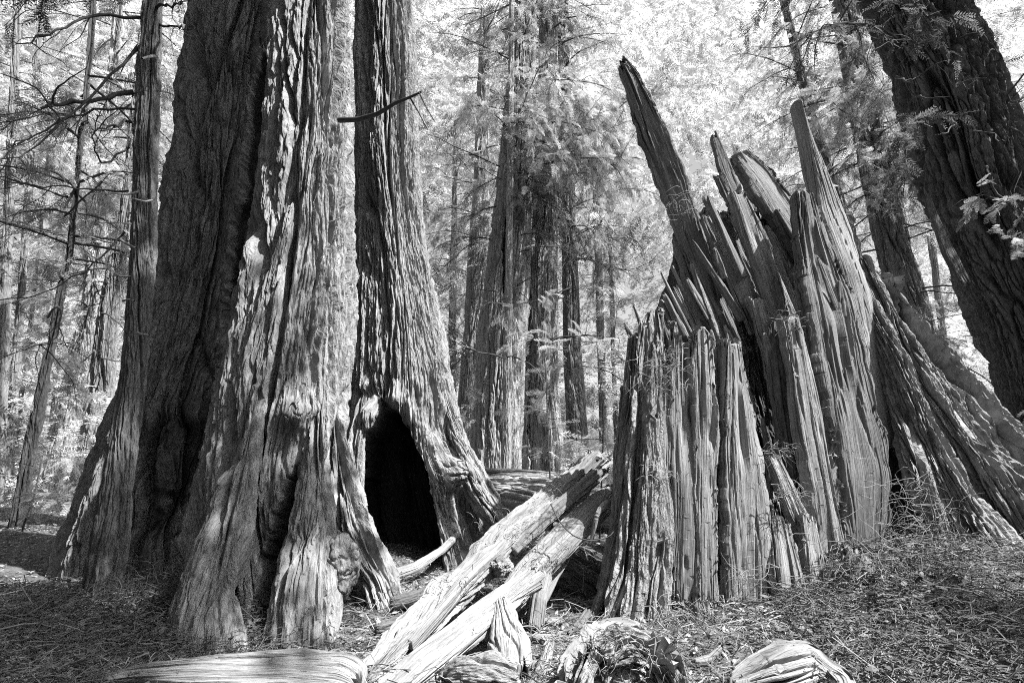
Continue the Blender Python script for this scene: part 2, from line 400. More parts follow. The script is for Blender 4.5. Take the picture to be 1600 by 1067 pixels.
# ------------------------------------------------------------------ foliage
def spray_template(n=9, w=.035, droop=.25, side=.34, sub=False):
    V = []; F = []
    def leaf(b, t, wd, up=(0, 0, 1)):
        b = np.array(b); t = np.array(t); d = t - b; s = np.cross(d, up); s = s / (np.linalg.norm(s) + 1e-9) * wd; m = b + d * .45
        k = len(V); V.extend([b, m + s, t, m - s]); F.append([k, k + 1, k + 2, k + 3])
    def ax(x): return np.array([x, 0, -droop * x * x])
    for i in range(n):
        x = (i + .5) / n; l = side * (1 - .65 * x) * random.uniform(.8, 1.15)
        for sg in (-1, 1):
            a = R_(random.uniform(45, 62)); b = ax(x)
            t = b + np.array([math.cos(a) * l, sg * math.sin(a) * l, -.10 * l + random.uniform(-.05, .03)])
            if not sub: leaf(b, t, w)
            else:
                for q in np.linspace(.12, .95, 6):
                    bb = b + (t - b) * q; dd = (t - b) / np.linalg.norm(t - b); pr = np.array([-dd[1], dd[0], 0]); ll = .085 * (1.1 - q * .5)
                    leaf(bb, bb + (dd * .6 + pr) * ll, w * .42); leaf(bb, bb + (dd * .6 - pr) * ll, w * .42)
                leaf(b, t, .004)
    leaf(ax(0), ax(.5), .008); leaf(ax(.5), ax(1.0), w * .6)
    return np.array(V, np.float32), np.array(F, np.int32)
SP_FAR = [spray_template(4, .085, .3, .42) for _ in range(3)]
SP_MID = [spray_template(8, .035, .3, .36) for _ in range(3)]
SP_NEAR = [spray_template(8, .030, .3, .42, True) for _ in range(2)]
def place(tmpl, pos, dirs, scale, roll=.5):
    V0, F0 = tmpl; n = len(pos)
    d = dirs / np.linalg.norm(dirs, axis=1)[:, None]
    up = np.array([0, 0, 1.]) + rng.normal(0, roll, (n, 3))
    y = np.cross(up, d); y /= np.linalg.norm(y, axis=1)[:, None]; z = np.cross(d, y)
    V = pos[:, None] + scale[:, None, None] * (V0[None, :, 0:1] * d[:, None] + V0[None, :, 1:2] * y[:, None] + V0[None, :, 2:3] * z[:, None])
    F = (F0[None] + (np.arange(n) * len(V0))[:, None, None]).reshape(-1, 4)
    return V.reshape(-1, 3), F
def spray_set(mb, tmpls, pos, dirs, scale, m=0, roll=.5):
    k = rng.integers(0, len(tmpls), len(pos))
    for i, t in enumerate(tmpls):
        q = k == i
        if q.any():
            V, F = place(t, pos[q], dirs[q], scale[q], roll); mb.add(V, F, np.zeros((len(V), 3)), m)
def tube(P, r0, r1, nu=5):
    P = np.asarray(P, float); n = len(P)
    T = np.gradient(P, axis=0); T /= np.linalg.norm(T, axis=1)[:, None] + 1e-9
    a = np.cross(T, [0.31, .2, .93]); a /= np.linalg.norm(a, axis=1)[:, None] + 1e-9; b = np.cross(T, a)
    th = np.linspace(0, 2 * np.pi, nu, endpoint=False); r = np.linspace(r0, r1, n)[:, None, None]
    V = P[:, None] + r * (np.cos(th)[None, :, None] * a[:, None] + np.sin(th)[None, :, None] * b[:, None])
    s = np.cumsum(np.r_[0, np.linalg.norm(np.diff(P, axis=0), axis=1)])
    G = np.stack([np.broadcast_to(th * r0, (n, nu)), np.broadcast_to(s[:, None], (n, nu)), np.full((n, nu), P[0, 0])], -1)
    return V.reshape(-1, 3), grid_faces(n, nu), G.reshape(-1, 3)
def curve(p, d, L, droop=.4, wig=.12, n=9):
    p = np.array(p, float); d = np.array(d, float); d /= np.linalg.norm(d); P = [p.copy()]
    for i in range(n):
        d = d + rng.normal(0, wig, 3) + np.array([0, 0, -droop / n]); d /= np.linalg.norm(d); p = p + d * L / n; P.append(p.copy())
    return np.array(P)
def bare_branch(mb, p, d, L, r, droop=.3, kids=5, wig=.12, depth=1, m=0):
    C = curve(p, d, L, droop, wig, 12); mb.add(*tube(C, r, r * .25, 6 if r > .02 else 4), m=m)
    for k in range(kids):
        i = rng.integers(3, 12); dd = (C[i] - C[i - 1]); dd /= np.linalg.norm(dd)
        q = dd + rng.normal(0, .6, 3)
        if depth > 0: bare_branch(mb, C[i], q, L * rng.uniform(.25, .5), r * .42, droop, max(2, kids - 2), wig * 1.2, depth - 1, m)
        else: mb.add(*tube(curve(C[i], q, L * rng.uniform(.2, .4), droop, wig, 6), r * .3, r * .1, 3), m=m)
    return C
def crown_mesh(ax_fn, z0, z1, nlimb, Llo, Lhi, nsp, tm, slo, shi, azf=None, twig=True, lr=.035):
    """foliage limbs round a trunk axis; leaves = material 0, limb wood = material 1"""
    mb = MB(); pos = []; dr = []; sc = []
    for i in range(nlimb):
        z = z0 + (z1 - z0) * rng.uniform(0, 1) ; c = ax_fn(z); a = rng.uniform(0, 2 * np.pi) if azf is None else azf()
        L = rng.uniform(Llo, Lhi)
        C = curve([c[0], c[1], z], [math.cos(a), math.sin(a), rng.uniform(-.1, .35)], L, .7, .10, 8)
        mb.add(*tube(C, lr, .006, 4), m=1)
        for j in range(nsp):
            t = rng.uniform(.2, 1) * 8; k = int(min(t, 7)); q = C[k] + (C[k + 1] - C[k]) * (t - k)
            dd = (C[k + 1] - C[k]); dd /= np.linalg.norm(dd); dd = dd + rng.normal(0, .55, 3) + [0, 0, -.25]
            pos.append(q + rng.normal(0, .12 * L / 3, 3)); dr.append(dd); sc.append(rng.uniform(slo, shi))
    spray_set(mb, tm, np.array(pos), np.array(dr), np.array(sc))
    return mb

# ------------------------------------------------------------------ recesses (burn hollows, crevices)
def polysd(px, py, poly):
    poly = np.asarray(poly, float); n = len(poly); ins = np.zeros(px.shape, bool); d = np.full(px.shape, 1e9)
    for i in range(n):
        a, b = poly[i], poly[(i + 1) % n]; e = b - a
        t = np.clip(((px - a[0]) * e[0] + (py - a[1]) * e[1]) / (e @ e), 0, 1)
        d = np.minimum(d, np.hypot(px - a[0] - t * e[0], py - a[1] - t * e[1]))
        c = ((a[1] > py) != (b[1] > py)) & (px < (b[0] - a[0]) * (py - a[1]) / (b[1] - a[1] + 1e-12) + a[0]); ins ^= c
    return np.where(ins, d, -d)
def recess(polys, swells=()):
    """polys: (polygon traced on the bark, depth m, edge px, lip m, char)"""
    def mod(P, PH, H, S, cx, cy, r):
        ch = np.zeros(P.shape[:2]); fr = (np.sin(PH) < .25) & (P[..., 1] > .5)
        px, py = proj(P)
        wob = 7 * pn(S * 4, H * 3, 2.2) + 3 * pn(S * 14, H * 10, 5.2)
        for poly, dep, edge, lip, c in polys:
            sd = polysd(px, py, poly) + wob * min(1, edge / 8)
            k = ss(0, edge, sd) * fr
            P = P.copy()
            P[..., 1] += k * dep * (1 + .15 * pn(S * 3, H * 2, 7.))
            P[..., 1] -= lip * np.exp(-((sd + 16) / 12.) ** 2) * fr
            ch = np.maximum(ch, c * ss(-3, edge * .6, sd) * fr)  # mask darkens: real burn in the burnt hollow, painted shade in a crevice
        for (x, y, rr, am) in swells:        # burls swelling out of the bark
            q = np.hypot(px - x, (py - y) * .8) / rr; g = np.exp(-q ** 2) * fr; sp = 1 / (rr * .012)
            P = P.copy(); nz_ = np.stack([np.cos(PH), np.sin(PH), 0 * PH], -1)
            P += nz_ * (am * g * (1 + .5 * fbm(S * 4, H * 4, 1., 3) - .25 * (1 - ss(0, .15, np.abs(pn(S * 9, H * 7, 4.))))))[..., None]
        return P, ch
    return mod

# ------------------------------------------------------------------ big two-stemmed redwood on the left
B0 = at(360, 700, 6.9); base = (B0[0], 6.9, 0)
two = thing('redwood_tree', 'huge two-stemmed redwood on the left, one stem in deep shade and one sunlit', 'tree', base)
rows = [(0, 296, 448, 7.4), (200, 262, 432, 7.4), (400, 240, 405, 7.4), (520, 215, 390, 7.4), (600, 195, 370, 7.4), (700, 150, 345, 7.4), (780, 122, 330, 7.4), (860, 84, 320, 7.4), (930, 62, 330, 7.3)]
put('shaded_stem', trunk(rows, nu=620, nv=820, disp=bark(.11, .7), seed=1.3, lobe=.10, flare=.16, flz=1.1,
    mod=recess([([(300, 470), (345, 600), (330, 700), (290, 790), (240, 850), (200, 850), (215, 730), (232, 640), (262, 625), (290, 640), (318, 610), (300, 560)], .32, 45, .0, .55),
                ([(405, 60), (425, 90), (400, 300), (375, 430), (350, 600), (335, 600), (350, 430), (375, 250)], .35, 10, .0, .6)])), M_BARKC, two)  # hollow and crease coloured darker than the bark around them
rows = [(0, 430, 547, 6.3), (200, 408, 549, 6.3), (400, 376, 549, 6.3), (520, 352, 549, 6.2), (620, 330, 548, 6.15), (700, 312, 540, 6.1), (780, 296, 528, 6.0), (860, 280, 540, 5.9), (940, 272, 556, 5.8), (1010, 268, 562, 5.8)]
put('sunlit_stem', trunk(rows, nu=620, nv=820, disp=bark(.09, .75), seed=4.1, lobe=.09, flare=.22, flz=.9, kd=1.0,
    mod=recess([([(468, 720), (462, 790), (440, 870), (428, 985), (392, 985), (398, 900), (426, 800), (456, 730)], .5, 14, .0, .5)], [(458, 655, 22, .16), (500, 640, 16, .08)])), M_BARKC, two)  # crevice: shade put into the bark colour through the dark mask
# root toes of the sunlit stem
for k, L in enumerate([[(405, 600, 5.45, 10), (380, 720, 5.2, 24), (352, 840, 4.9, 40), (328, 940, 4.65, 54), (318, 1020, 4.5, 64), (314, 1090, 4.45, 74)],
                       [(500, 600, 5.75, 8), (498, 730, 5.5, 24), (490, 850, 5.2, 40), (480, 930, 4.95, 52), (476, 1000, 4.85, 62), (474, 1060, 4.85, 70)],
                       [(520, 640, 6.1, 6), (530, 740, 6.05, 22), (548, 820, 5.95, 34), (568, 868, 5.85, 36), (590, 908, 5.75, 36), (606, 960, 5.7, 36)]]):
    putg('root', sweep(px_pts(L, ta=.9), nu=150, nv=260, disp=bark(.065, .9), seed=6.3 + k * 3), M_BARK, two)
def burl(name, px, py, Y, r, parent, mat, seed, sy=1.0, amp=.3, hf=.04):
    u = np.linspace(0, np.pi, 90); v = np.linspace(0, 2 * np.pi, 130, endpoint=False); U, Vv = np.meshgrid(u, v, indexing='ij')
    n = np.stack([np.sin(U) * np.cos(Vv), np.sin(U) * np.sin(Vv), np.cos(U)], -1); m = r * pxm(Y, py)
    d = 1 + amp * fbm(n[..., 0] * 1.3 + seed, n[..., 1] * 1.3, n[..., 2] * 1.3, 4) - .10 * (1 - ss(0, .2, np.abs(pn(n[..., 0] * 2.6, n[..., 1] * 2.6 + seed, n[..., 2] * 2.6)))) + hf * pn(n[..., 0] * 9, n[..., 1] * 9 + seed, n[..., 2] * 9)
    P = at(px, py, Y) + n * (m * d)[..., None] * [1, 1, sy]
    return mesh(name, P, grid_faces(90, 130), mat, parent, {'grain': np.stack([Vv * m, U * m, U * 0 + seed], -1), 'char_shade': np.zeros(U.shape)})
burl('burl', 524, 886, 5.25, 40, two, M_ROT, 2.2, 1.25, .20, .012)
# branch that leaves the sunlit stem
mb = MB()
C = np.array([at(*q) for q in [(530, 188, 5.75), (560, 187, 5.6), (590, 178, 5.45), (620, 160, 5.35), (638, 153, 5.3), (658, 144, 5.25)]])
mb.add(*tube(C, .036, .012, 7)); mb.add(*tube(np.array([at(640, 152, 5.3), at(652, 172, 5.3), at(668, 203, 5.3)]), .012, .005, 5)); mb.add(*tube(np.array([at(655, 145, 5.25), at(666, 168, 5.2), at(680, 192, 5.2)]), .01, .004, 5))
mb.build('broken_branch', M_TWIG, two)

# ------------------------------------------------------------------ redwood with the burnt hollow
cav = thing('redwood_tree', 'redwood with a tall black burnt hollow at its foot', 'tree', (at(650, 700, 8.8)[0], 8.8, 0))
rows = [(0, 557, 646, 8.8), (200, 556, 654, 8.8), (300, 554, 658, 8.8), (400, 552, 670, 8.8), (500, 550, 688, 8.8), (600, 546, 708, 8.8), (700, 540, 728, 8.8), (760, 538, 748, 8.8), (820, 536, 770, 8.8), (880, 534, 790, 8.7)]
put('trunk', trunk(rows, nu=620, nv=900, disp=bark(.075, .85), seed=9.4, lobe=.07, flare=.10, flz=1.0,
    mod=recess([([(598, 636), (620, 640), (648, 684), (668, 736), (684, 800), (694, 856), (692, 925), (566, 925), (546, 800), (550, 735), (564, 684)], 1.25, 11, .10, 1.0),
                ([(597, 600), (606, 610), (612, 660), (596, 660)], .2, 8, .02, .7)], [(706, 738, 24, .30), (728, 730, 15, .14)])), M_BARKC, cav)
putg('root', sweep(px_pts([(690, 600, 8.5, 6), (716, 690, 8.3, 16), (744, 760, 8.1, 24), (782, 822, 7.9, 20)], ta=.9), nu=110, nv=200, disp=bark(.05, 1.1), seed=3.3), M_BARK, cav)
putg('root', sweep(px_pts([(574, 600, 8.1, 6), (556, 690, 7.9, 13), (552, 780, 7.7, 18), (568, 850, 7.45, 20), (592, 896, 7.25, 18), (610, 940, 7.2, 18)], ta=.9), nu=110, nv=220, disp=bark(.05, 1.1), seed=5.7), M_BARK, cav)

# ------------------------------------------------------------------ slim dark tree at the left front
slim = thing('slim_conifer', 'slim dark trunk with dead branch stubs in front of the big two-stemmed redwood', 'tree', (at(165, 900, 5.1)[0], 5.1, 0))
rows = [(0, 221, 258, 5.1), (200, 209, 248, 5.1), (400, 200, 243, 5.1), (600, 184, 230, 5.1), (750, 160, 212, 5.1), (850, 140, 204, 5.1), (930, 126, 198, 5.1), (985, 108, 200, 5.1)]
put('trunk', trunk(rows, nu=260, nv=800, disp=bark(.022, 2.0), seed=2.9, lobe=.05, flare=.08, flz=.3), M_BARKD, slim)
for (x0, y0, x1, y1, r) in [(240, 88, 222, 92, .022), (215, 300, 170, 302, .012), (205, 350, 150, 348, .010), (238, 313, 205, 310, .012), (188, 375, 212, 388, .016), (180, 428, 205, 432, .014), (215, 520, 233, 524, .016), (192, 470, 210, 470, .012)]:
    mb = MB(); a = at(x0, y0, 4.92); b = at(x1, y1, 4.68); mb.add(*tube(np.array([a, a + (b - a) * .4 + rng.normal(0, .01, 3), b]), r, r * .5, 6)); mb.build('branch_stub', M_TWIGL, slim)
for (x0, y0, Y0, pts, r) in [(210, 145, 5.1, [(150, 158), (90, 163), (65, 166)], .030), (206, 190, 5.1, [(170, 198), (140, 205)], .016), (225, 30, 5.1, [(150, 20), (90, 45), (30, 70)], .02),
                             (222, 70, 5.1, [(170, 120), (110, 180), (40, 240), (0, 250)], .016), (210, 170, 5.1, [(120, 175), (60, 210), (0, 235)], .014), (250, 40, 5.1, [(280, 42), (300, 45)], .014),
                             (205, 230, 5.1, [(160, 260), (145, 230), (150, 180)], .012), (235, 10, 5.1, [(270, 8), (295, 2)], .018), (200, 300, 5.1, [(130, 296), (60, 290), (-20, 280)], .012),
                             (196, 360, 5.1, [(140, 420), (70, 460), (-10, 470)], .010)]:
    mb = MB(); n = len(pts); C = np.array([at(x0, y0, Y0)] + [at(p[0], p[1], Y0 - .25 * (i + 1)) for i, p in enumerate(pts)])
    t = np.linspace(0, n, 14); CC = np.stack([smooth1(np.interp(t, range(n + 1), C[:, k]), 3) for k in range(3)], -1) + rng.normal(0, .012, (14, 3))
    mb.add(*tube(CC, r, r * .3, 6))
    for k in range(5):
        i = rng.integers(4, 13); bare_branch(mb, CC[i], (CC[i] - CC[i - 1]) * 8 + rng.normal(0, .5, 3), rng.uniform(.4, 1.0), r * .35, .3, 3, .12, 0)
    mb.build('dead_branch', M_TWIG, slim)

# ------------------------------------------------------------------ background trees
def axis_of(rows):
    q = np.array([[at(r[1], r[0], r[3])[2], (at(r[1], r[0], r[3])[0] + at(r[2], r[0], r[3])[0]) / 2, r[3]] for r in rows]); q = q[np.argsort(q[:, 0])]
    s = (q[-1] - q[-2]) / (q[-1, 0] - q[-2, 0] + 1e-9)
    def f(z):
        if z > q[-1, 0]: e = q[-1] + s * (z - q[-1, 0]); return e[1], e[2]
        return np.interp(z, q[:, 0], q[:, 1]), np.interp(z, q[:, 0], q[:, 2])
    return f
def bgtree(name, label, rows, mat, A, k, seed, ztop=26, crown=None, leaf=None, nu=200, nv=420, group='trees of the forest behind', flare=.12, zfine=None, mod=None, lobe=.08, lr=.04):
    Y = rows[-1][3]; z0 = at(0, rows[-1][0], Y)[2]
    t = thing(name, label, 'tree', (at((rows[-1][1] + rows[-1][2]) / 2, rows[-1][0], Y)[0], Y, float(gz(at((rows[-1][1] + rows[-1][2]) / 2, rows[-1][0], Y)[0], Y))), group)
    put('trunk', trunk(rows, ztop=ztop, nu=nu, nv=nv, disp=bark(A, k), seed=seed, lobe=lobe, flare=flare, flz=1.5, zfine=zfine or min(ztop, at(800, 0, Y)[2] + 1), zb=-.6, mod=mod), mat, t)
    if crown:
        ax = axis_of(rows)
        mb = crown_mesh(ax, *crown, lr=lr); mb.build('crown', None, t, mats=[leaf or M_LEAFM, M_TWIG], smooth=False)
    return t
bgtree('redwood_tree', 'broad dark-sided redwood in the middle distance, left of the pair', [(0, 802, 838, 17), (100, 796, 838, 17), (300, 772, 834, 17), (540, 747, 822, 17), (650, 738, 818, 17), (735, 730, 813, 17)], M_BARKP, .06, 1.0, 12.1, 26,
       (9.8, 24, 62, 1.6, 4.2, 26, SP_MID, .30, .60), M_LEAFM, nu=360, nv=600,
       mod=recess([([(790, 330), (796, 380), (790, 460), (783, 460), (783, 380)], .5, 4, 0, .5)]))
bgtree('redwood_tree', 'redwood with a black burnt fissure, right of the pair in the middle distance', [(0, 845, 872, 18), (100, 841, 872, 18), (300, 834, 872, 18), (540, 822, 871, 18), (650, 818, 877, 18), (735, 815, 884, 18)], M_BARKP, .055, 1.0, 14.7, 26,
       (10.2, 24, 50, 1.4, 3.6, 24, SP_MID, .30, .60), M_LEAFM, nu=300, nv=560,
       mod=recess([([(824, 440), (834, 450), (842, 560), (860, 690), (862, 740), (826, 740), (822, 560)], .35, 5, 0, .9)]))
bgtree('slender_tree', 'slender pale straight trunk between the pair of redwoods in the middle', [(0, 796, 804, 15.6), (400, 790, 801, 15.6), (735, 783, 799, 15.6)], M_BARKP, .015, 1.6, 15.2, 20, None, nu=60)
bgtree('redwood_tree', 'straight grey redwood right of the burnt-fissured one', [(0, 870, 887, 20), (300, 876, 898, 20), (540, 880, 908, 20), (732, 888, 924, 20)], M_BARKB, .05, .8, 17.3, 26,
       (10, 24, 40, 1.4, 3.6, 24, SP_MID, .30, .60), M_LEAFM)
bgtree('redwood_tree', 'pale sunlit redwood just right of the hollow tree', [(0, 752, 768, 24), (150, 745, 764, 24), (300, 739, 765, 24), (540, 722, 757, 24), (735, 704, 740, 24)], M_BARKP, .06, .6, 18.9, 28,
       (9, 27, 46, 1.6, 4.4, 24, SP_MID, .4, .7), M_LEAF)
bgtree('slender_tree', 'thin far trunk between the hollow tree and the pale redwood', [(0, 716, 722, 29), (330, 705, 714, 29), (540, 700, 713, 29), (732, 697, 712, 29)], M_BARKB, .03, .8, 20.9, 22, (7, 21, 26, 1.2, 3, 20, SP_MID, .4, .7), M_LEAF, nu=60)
thin = [((938, 951), 26, 420), ((960, 968), 30, 380), ((1493, 1507), 21, 350)]
lbl = ['thin trunk behind the tip of the leaning log', 'very thin trunk just left of the stump, far back', 'thin straight trunk seen between the stump root and the dark redwood', 'faint thin trunk nearest the dark redwood foot', 'faint far trunk above the stump root flank']
for i, ((a, b), Y, yt) in enumerate(thin):
    bgtree('slender_tree', lbl[i], [(0, a + 2 - (a - 800) * .16, b - (a - 800) * .16, Y), (yt, a + 1 - (a - 800) * .07, b - (a - 800) * .07, Y), (730, a, b, Y)], M_BARKB, .02, 1, 30 + i * 1.7, 17, (4, 16, 20, .8, 2.2, 18, SP_MID, .35, .6), M_LEAF, nu=50, nv=200, lr=.02)
# left side
bgtree('slender_tree', 'dark leaning slender trunk at the far left', [(0, 140, 152, 11), (100, 134, 145, 11), (380, 103, 116, 11), (560, 66, 86, 11), (745, 26, 52, 11)], M_BARKX, .03, 1.2, 41.1, 16, (5, 15, 26, 1, 2.6, 24, SP_MID, .3, .5), M_LEAFM, nu=100)
bgtree('redwood_tree', 'ribbed grey redwood at the left edge behind the slender dark trunk', [(0, 178, 196, 20), (300, 150, 172, 20), (480, 126, 158, 20), (600, 98, 142, 20), (755, 52, 112, 20)], M_BARKP, .10, .6, 43.1, 26, (6, 25, 44, 1.5, 4, 24, SP_MID, .35, .65), M_LEAF)
bgtree('redwood_tree', 'grey redwood close behind the shaded stem on the left', [(0, 222, 240, 15), (300, 190, 214, 15), (500, 150, 186, 15), (620, 134, 180, 15), (780, 100, 166, 15)], M_BARKB, .06, .7, 45.1, 22, (8, 21, 24, 1.3, 3, 24, SP_MID, .3, .6), M_LEAF)
for i, (xb, xt, w, Y) in enumerate([(2, 60, 11, 16), (14, 98, 6, 24), (66, 140, 5, 27), (-18, 20, 16, 14)]):
    bgtree('slender_tree', ['dark trunk at the left edge beside the leaning one', 'thin trunk far left between two dark ones', 'faint thin trunk before the ribbed redwood', 'dark trunk cut by the left edge'][i],
           [(0, xt, xt + w, Y), (400, (xb + xt) / 2, (xb + xt) / 2 + w * 1.2, Y), (750, xb, xb + w * 1.7, Y)], M_BARKB, .02, 1, 47 + i, 17, (4, 16, 22, .9, 2.4, 20, SP_MID, .35, .6), M_LEAF, nu=60, nv=240, lr=.02)
# right side
rt = bgtree('redwood_tree', 'great dark leaning redwood at the right edge with a torn bark strip', [(0, 1348, 1512, 9.5), (100, 1378, 1556, 9.5), (200, 1412, 1600, 9.5), (300, 1444, 1640, 9.5), (400, 1480, 1682, 9.5), (500, 1518, 1720, 9.5), (600, 1548, 1760, 9.5), (760, 1580, 1830, 9.5)],
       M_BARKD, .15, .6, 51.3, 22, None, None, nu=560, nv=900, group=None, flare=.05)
putg('torn_bark_strip', sweep(px_pts([(1450, 308, 9.0, 1.5), (1462, 345, 8.9, 6), (1482, 395, 8.8, 9), (1512, 450, 8.8, 8)], .05), nu=60, nv=120, p=3, disp=grain(.01), jag1=.2, seed=5), M_BARKD, rt)
bgtree('redwood_tree', 'leaf-veiled redwood between the stump spires and the great leaning one', [(0, 1296, 1342, 16), (100, 1312, 1360, 16), (250, 1340, 1390, 16), (370, 1364, 1420, 16), (550, 1410, 1475, 16), (740, 1450, 1530, 16)], M_BARKB, .07, .7, 55.3, 24, (6.5, 23, 70, 1.6, 4.2, 28, SP_MID, .3, .55), M_LEAFM)
bgtree('slender_tree', 'thin dark trunk leaning behind the stump spire', [(0, 1218, 1230, 18), (170, 1256, 1272, 18), (300, 1298, 1318, 18), (500, 1350, 1372, 18), (735, 1410, 1436, 18)], M_BARKB, .03, 1, 57.3, 20, (8, 20, 26, 1.3, 3.2, 24, SP_MID, .3, .55), M_LEAFM, nu=80)

# limbs with leaves of the great right tree, hanging in the top right and over its foot
def leafy(name, p, d, L, r, parent, tm, nsp, slo, shi, leaf, droop=.6, side=5, wood=None):
    mb = MB(); C = curve(p, d, L, droop, .08, 12); mb.add(*tube(C, r, r * .25, 6), m=1); pos = []; dr = []; sc = []
    tw = [C]
    for k in range(side):
        i = rng.integers(2, 12); q = (C[i] - C[i - 1]) / np.linalg.norm(C[i] - C[i - 1]); D = curve(C[i], q + rng.normal(0, .7, 3), L * rng.uniform(.25, .5), droop, .1, 8)
        mb.add(*tube(D, r * .4, r * .12, 4), m=1); tw.append(D)
    for k in range(nsp):
        D = tw[rng.integers(0, len(tw))]; i = rng.integers(1, len(D)); q = D[i] - D[i - 1]; q = q / np.linalg.norm(q)
        pos.append(D[i - 1] + (D[i] - D[i - 1]) * rng.uniform(0, 1)); dr.append(q + rng.normal(0, .5, 3) + [0, 0, -.15]); sc.append(rng.uniform(slo, shi))
    spray_set(mb, tm, np.array(pos), np.array(dr), np.array(sc))
    return mb.build(name, None, parent, mats=[leaf, wood or M_TWIG], smooth=False)
for (x, y, Y, dx, dz, L) in [(1400, 60, 8.6, -1, .1, 2.6), (1420, -60, 8.6, -1, 0, 3.4), (1380, -140, 8.6, -1, -.1, 4.2), (1450, 180, 8.3, -.8, -.2, 1.8), (1500, -120, 8.0, -.4, -.1, 2.6), (1440, 30, 8.2, -.7, -.2, 2.4)]:
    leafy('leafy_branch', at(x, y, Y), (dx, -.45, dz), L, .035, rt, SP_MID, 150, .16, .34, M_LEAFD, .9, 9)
for (x, y, Y, dx, dz, L) in [(235, -60, 5.5, -1, -.1, 2.4), (230, -120, 5.5, -1, .1, 3.2), (228, -20, 5.5, -.9, -.1, 1.6)]:
    leafy('leafy_branch', at(x, y, Y), (dx, -.35, dz), L, .02, slim, SP_MID, 130, .16, .32, M_LEAFD, .5, 9)
for (x, y, Y, dx, dz, L) in [(1590, 330, 8.4, -.7, -.1, 1.3), (1600, 400, 8.3, -.8, .1, 1.2), (1640, 280, 8.3, -.8, -.2, 1.6), (1620, 640, 7.6, -1, .05, .9), (1640, 690, 7.4, -1, 0, .8)]:
    leafy('leafy_branch', at(x, y, Y), (dx, -.6, dz), L, .018, rt, SP_NEAR, 46, .14, .22, M_LEAFM, .4, 6)
for (x0, y0, x1, y1) in [(1400, 120, 1445, 140), (1420, 165, 1460, 110), (1560, 95, 1600, 78), (1500, 130, 1515, 140), (1480, 190, 1500, 180), (1470, 60, 1420, 10), (1520, 215, 1550, 195), (1540, 260, 1520, 300), (1500, 60, 1560, 20), (1600, 150, 1530, 205), (1580, 200, 1600, 260)]:
    mb = MB(); a = at(x0, y0, 8.5); b = at(x1, y1, 7.7); bare_branch(mb, a, b - a, np.linalg.norm(b - a) * 1.3, .022, .1, 3, .25, 0); mb.build('dead_branch', M_TWIG, rt)

for o in [q for q in bpy.data.objects if q.parent is None and 'tree' in q.name and q.location.y > 10]:
    nm = o['label']
    tr = [c for c in o.children if c.name.startswith('trunk')][0]
    v = np.empty(len(tr.data.vertices) * 3, np.float32); tr.data.vertices.foreach_get('co', v); v = v.reshape(-1, 3) + np.array(o.location)
    zz = np.linspace(2, 14, 8); cc = [v[np.abs(v[:, 2] - z) < .25].mean(0) for z in zz]
    big = 'redwood' in o.name and o.location.y < 22
    for i in range(11 if big else 4):
        z = rng.uniform(4, 13); k = int(np.argmin(np.abs(zz - z))); c = cc[k]; a = rng.choice([rng.uniform(-.6, .4), math.pi + rng.uniform(-.4, .6)]); mb = MB()
        bare_branch(mb, (c[0], c[1] - .2, z), (math.cos(a), math.sin(a) - .5, rng.uniform(-.3, .5)), rng.uniform(1.6, 3.8), .028 * rng.uniform(.6, 1.1), rng.uniform(.2, 1.2), 6, .14, 1)
        mb.build('dead_branch', M_TWIG, o)
    if 'left of the pair' in nm or 'pale sunlit' in nm or 'burnt fissure' in nm or 'ribbed' in nm or 'leaf-veiled' in nm:
        for i in range(3 if 'veiled' not in nm else 6):
            z = rng.uniform(11.5, 14.5); k = int(np.argmin(np.abs(zz - z))); c = cc[k]
            leafy('leafy_branch', (c[0], c[1] - .3, z), (rng.choice([-1, 1]) * rng.uniform(.5, 1), -.6, 0), rng.uniform(2.5, 4.5), .025, o, SP_NEAR, 80, .35, .6, M_LEAFM if i % 3 else M_LEAF, .9, 9)
    if 'straight grey' in nm or 'left of the pair' in nm or 'behind the stump spire' in nm:
        for i in range(7):
            z = rng.uniform(11, 14.5); k = int(np.argmin(np.abs(zz - z))); c = cc[k]
            leafy('leafy_branch', (c[0], c[1] - .3, z), (rng.uniform(-.2, 1), -.9, .1), rng.uniform(3, 5.5), .025, o, SP_NEAR, 70, .3, .5, M_LEAF if i % 2 else M_LEAFM, 1.1, 9)
    if 'leaf-veiled' in nm or 'straight grey' in nm or 'top right corner' in nm:
        for i in range(13):
            z = rng.uniform(8, 15); k = int(np.argmin(np.abs(zz - z))); c = cc[k]
            leafy('leafy_branch', (c[0], c[1] - .3, z), (rng.uniform(-1, .5), -.8, 0), rng.uniform(3, 5.5), .03, o, SP_MID, 150, .22, .42, M_LEAFD if i % 2 else M_LEAFM, .9, 9)

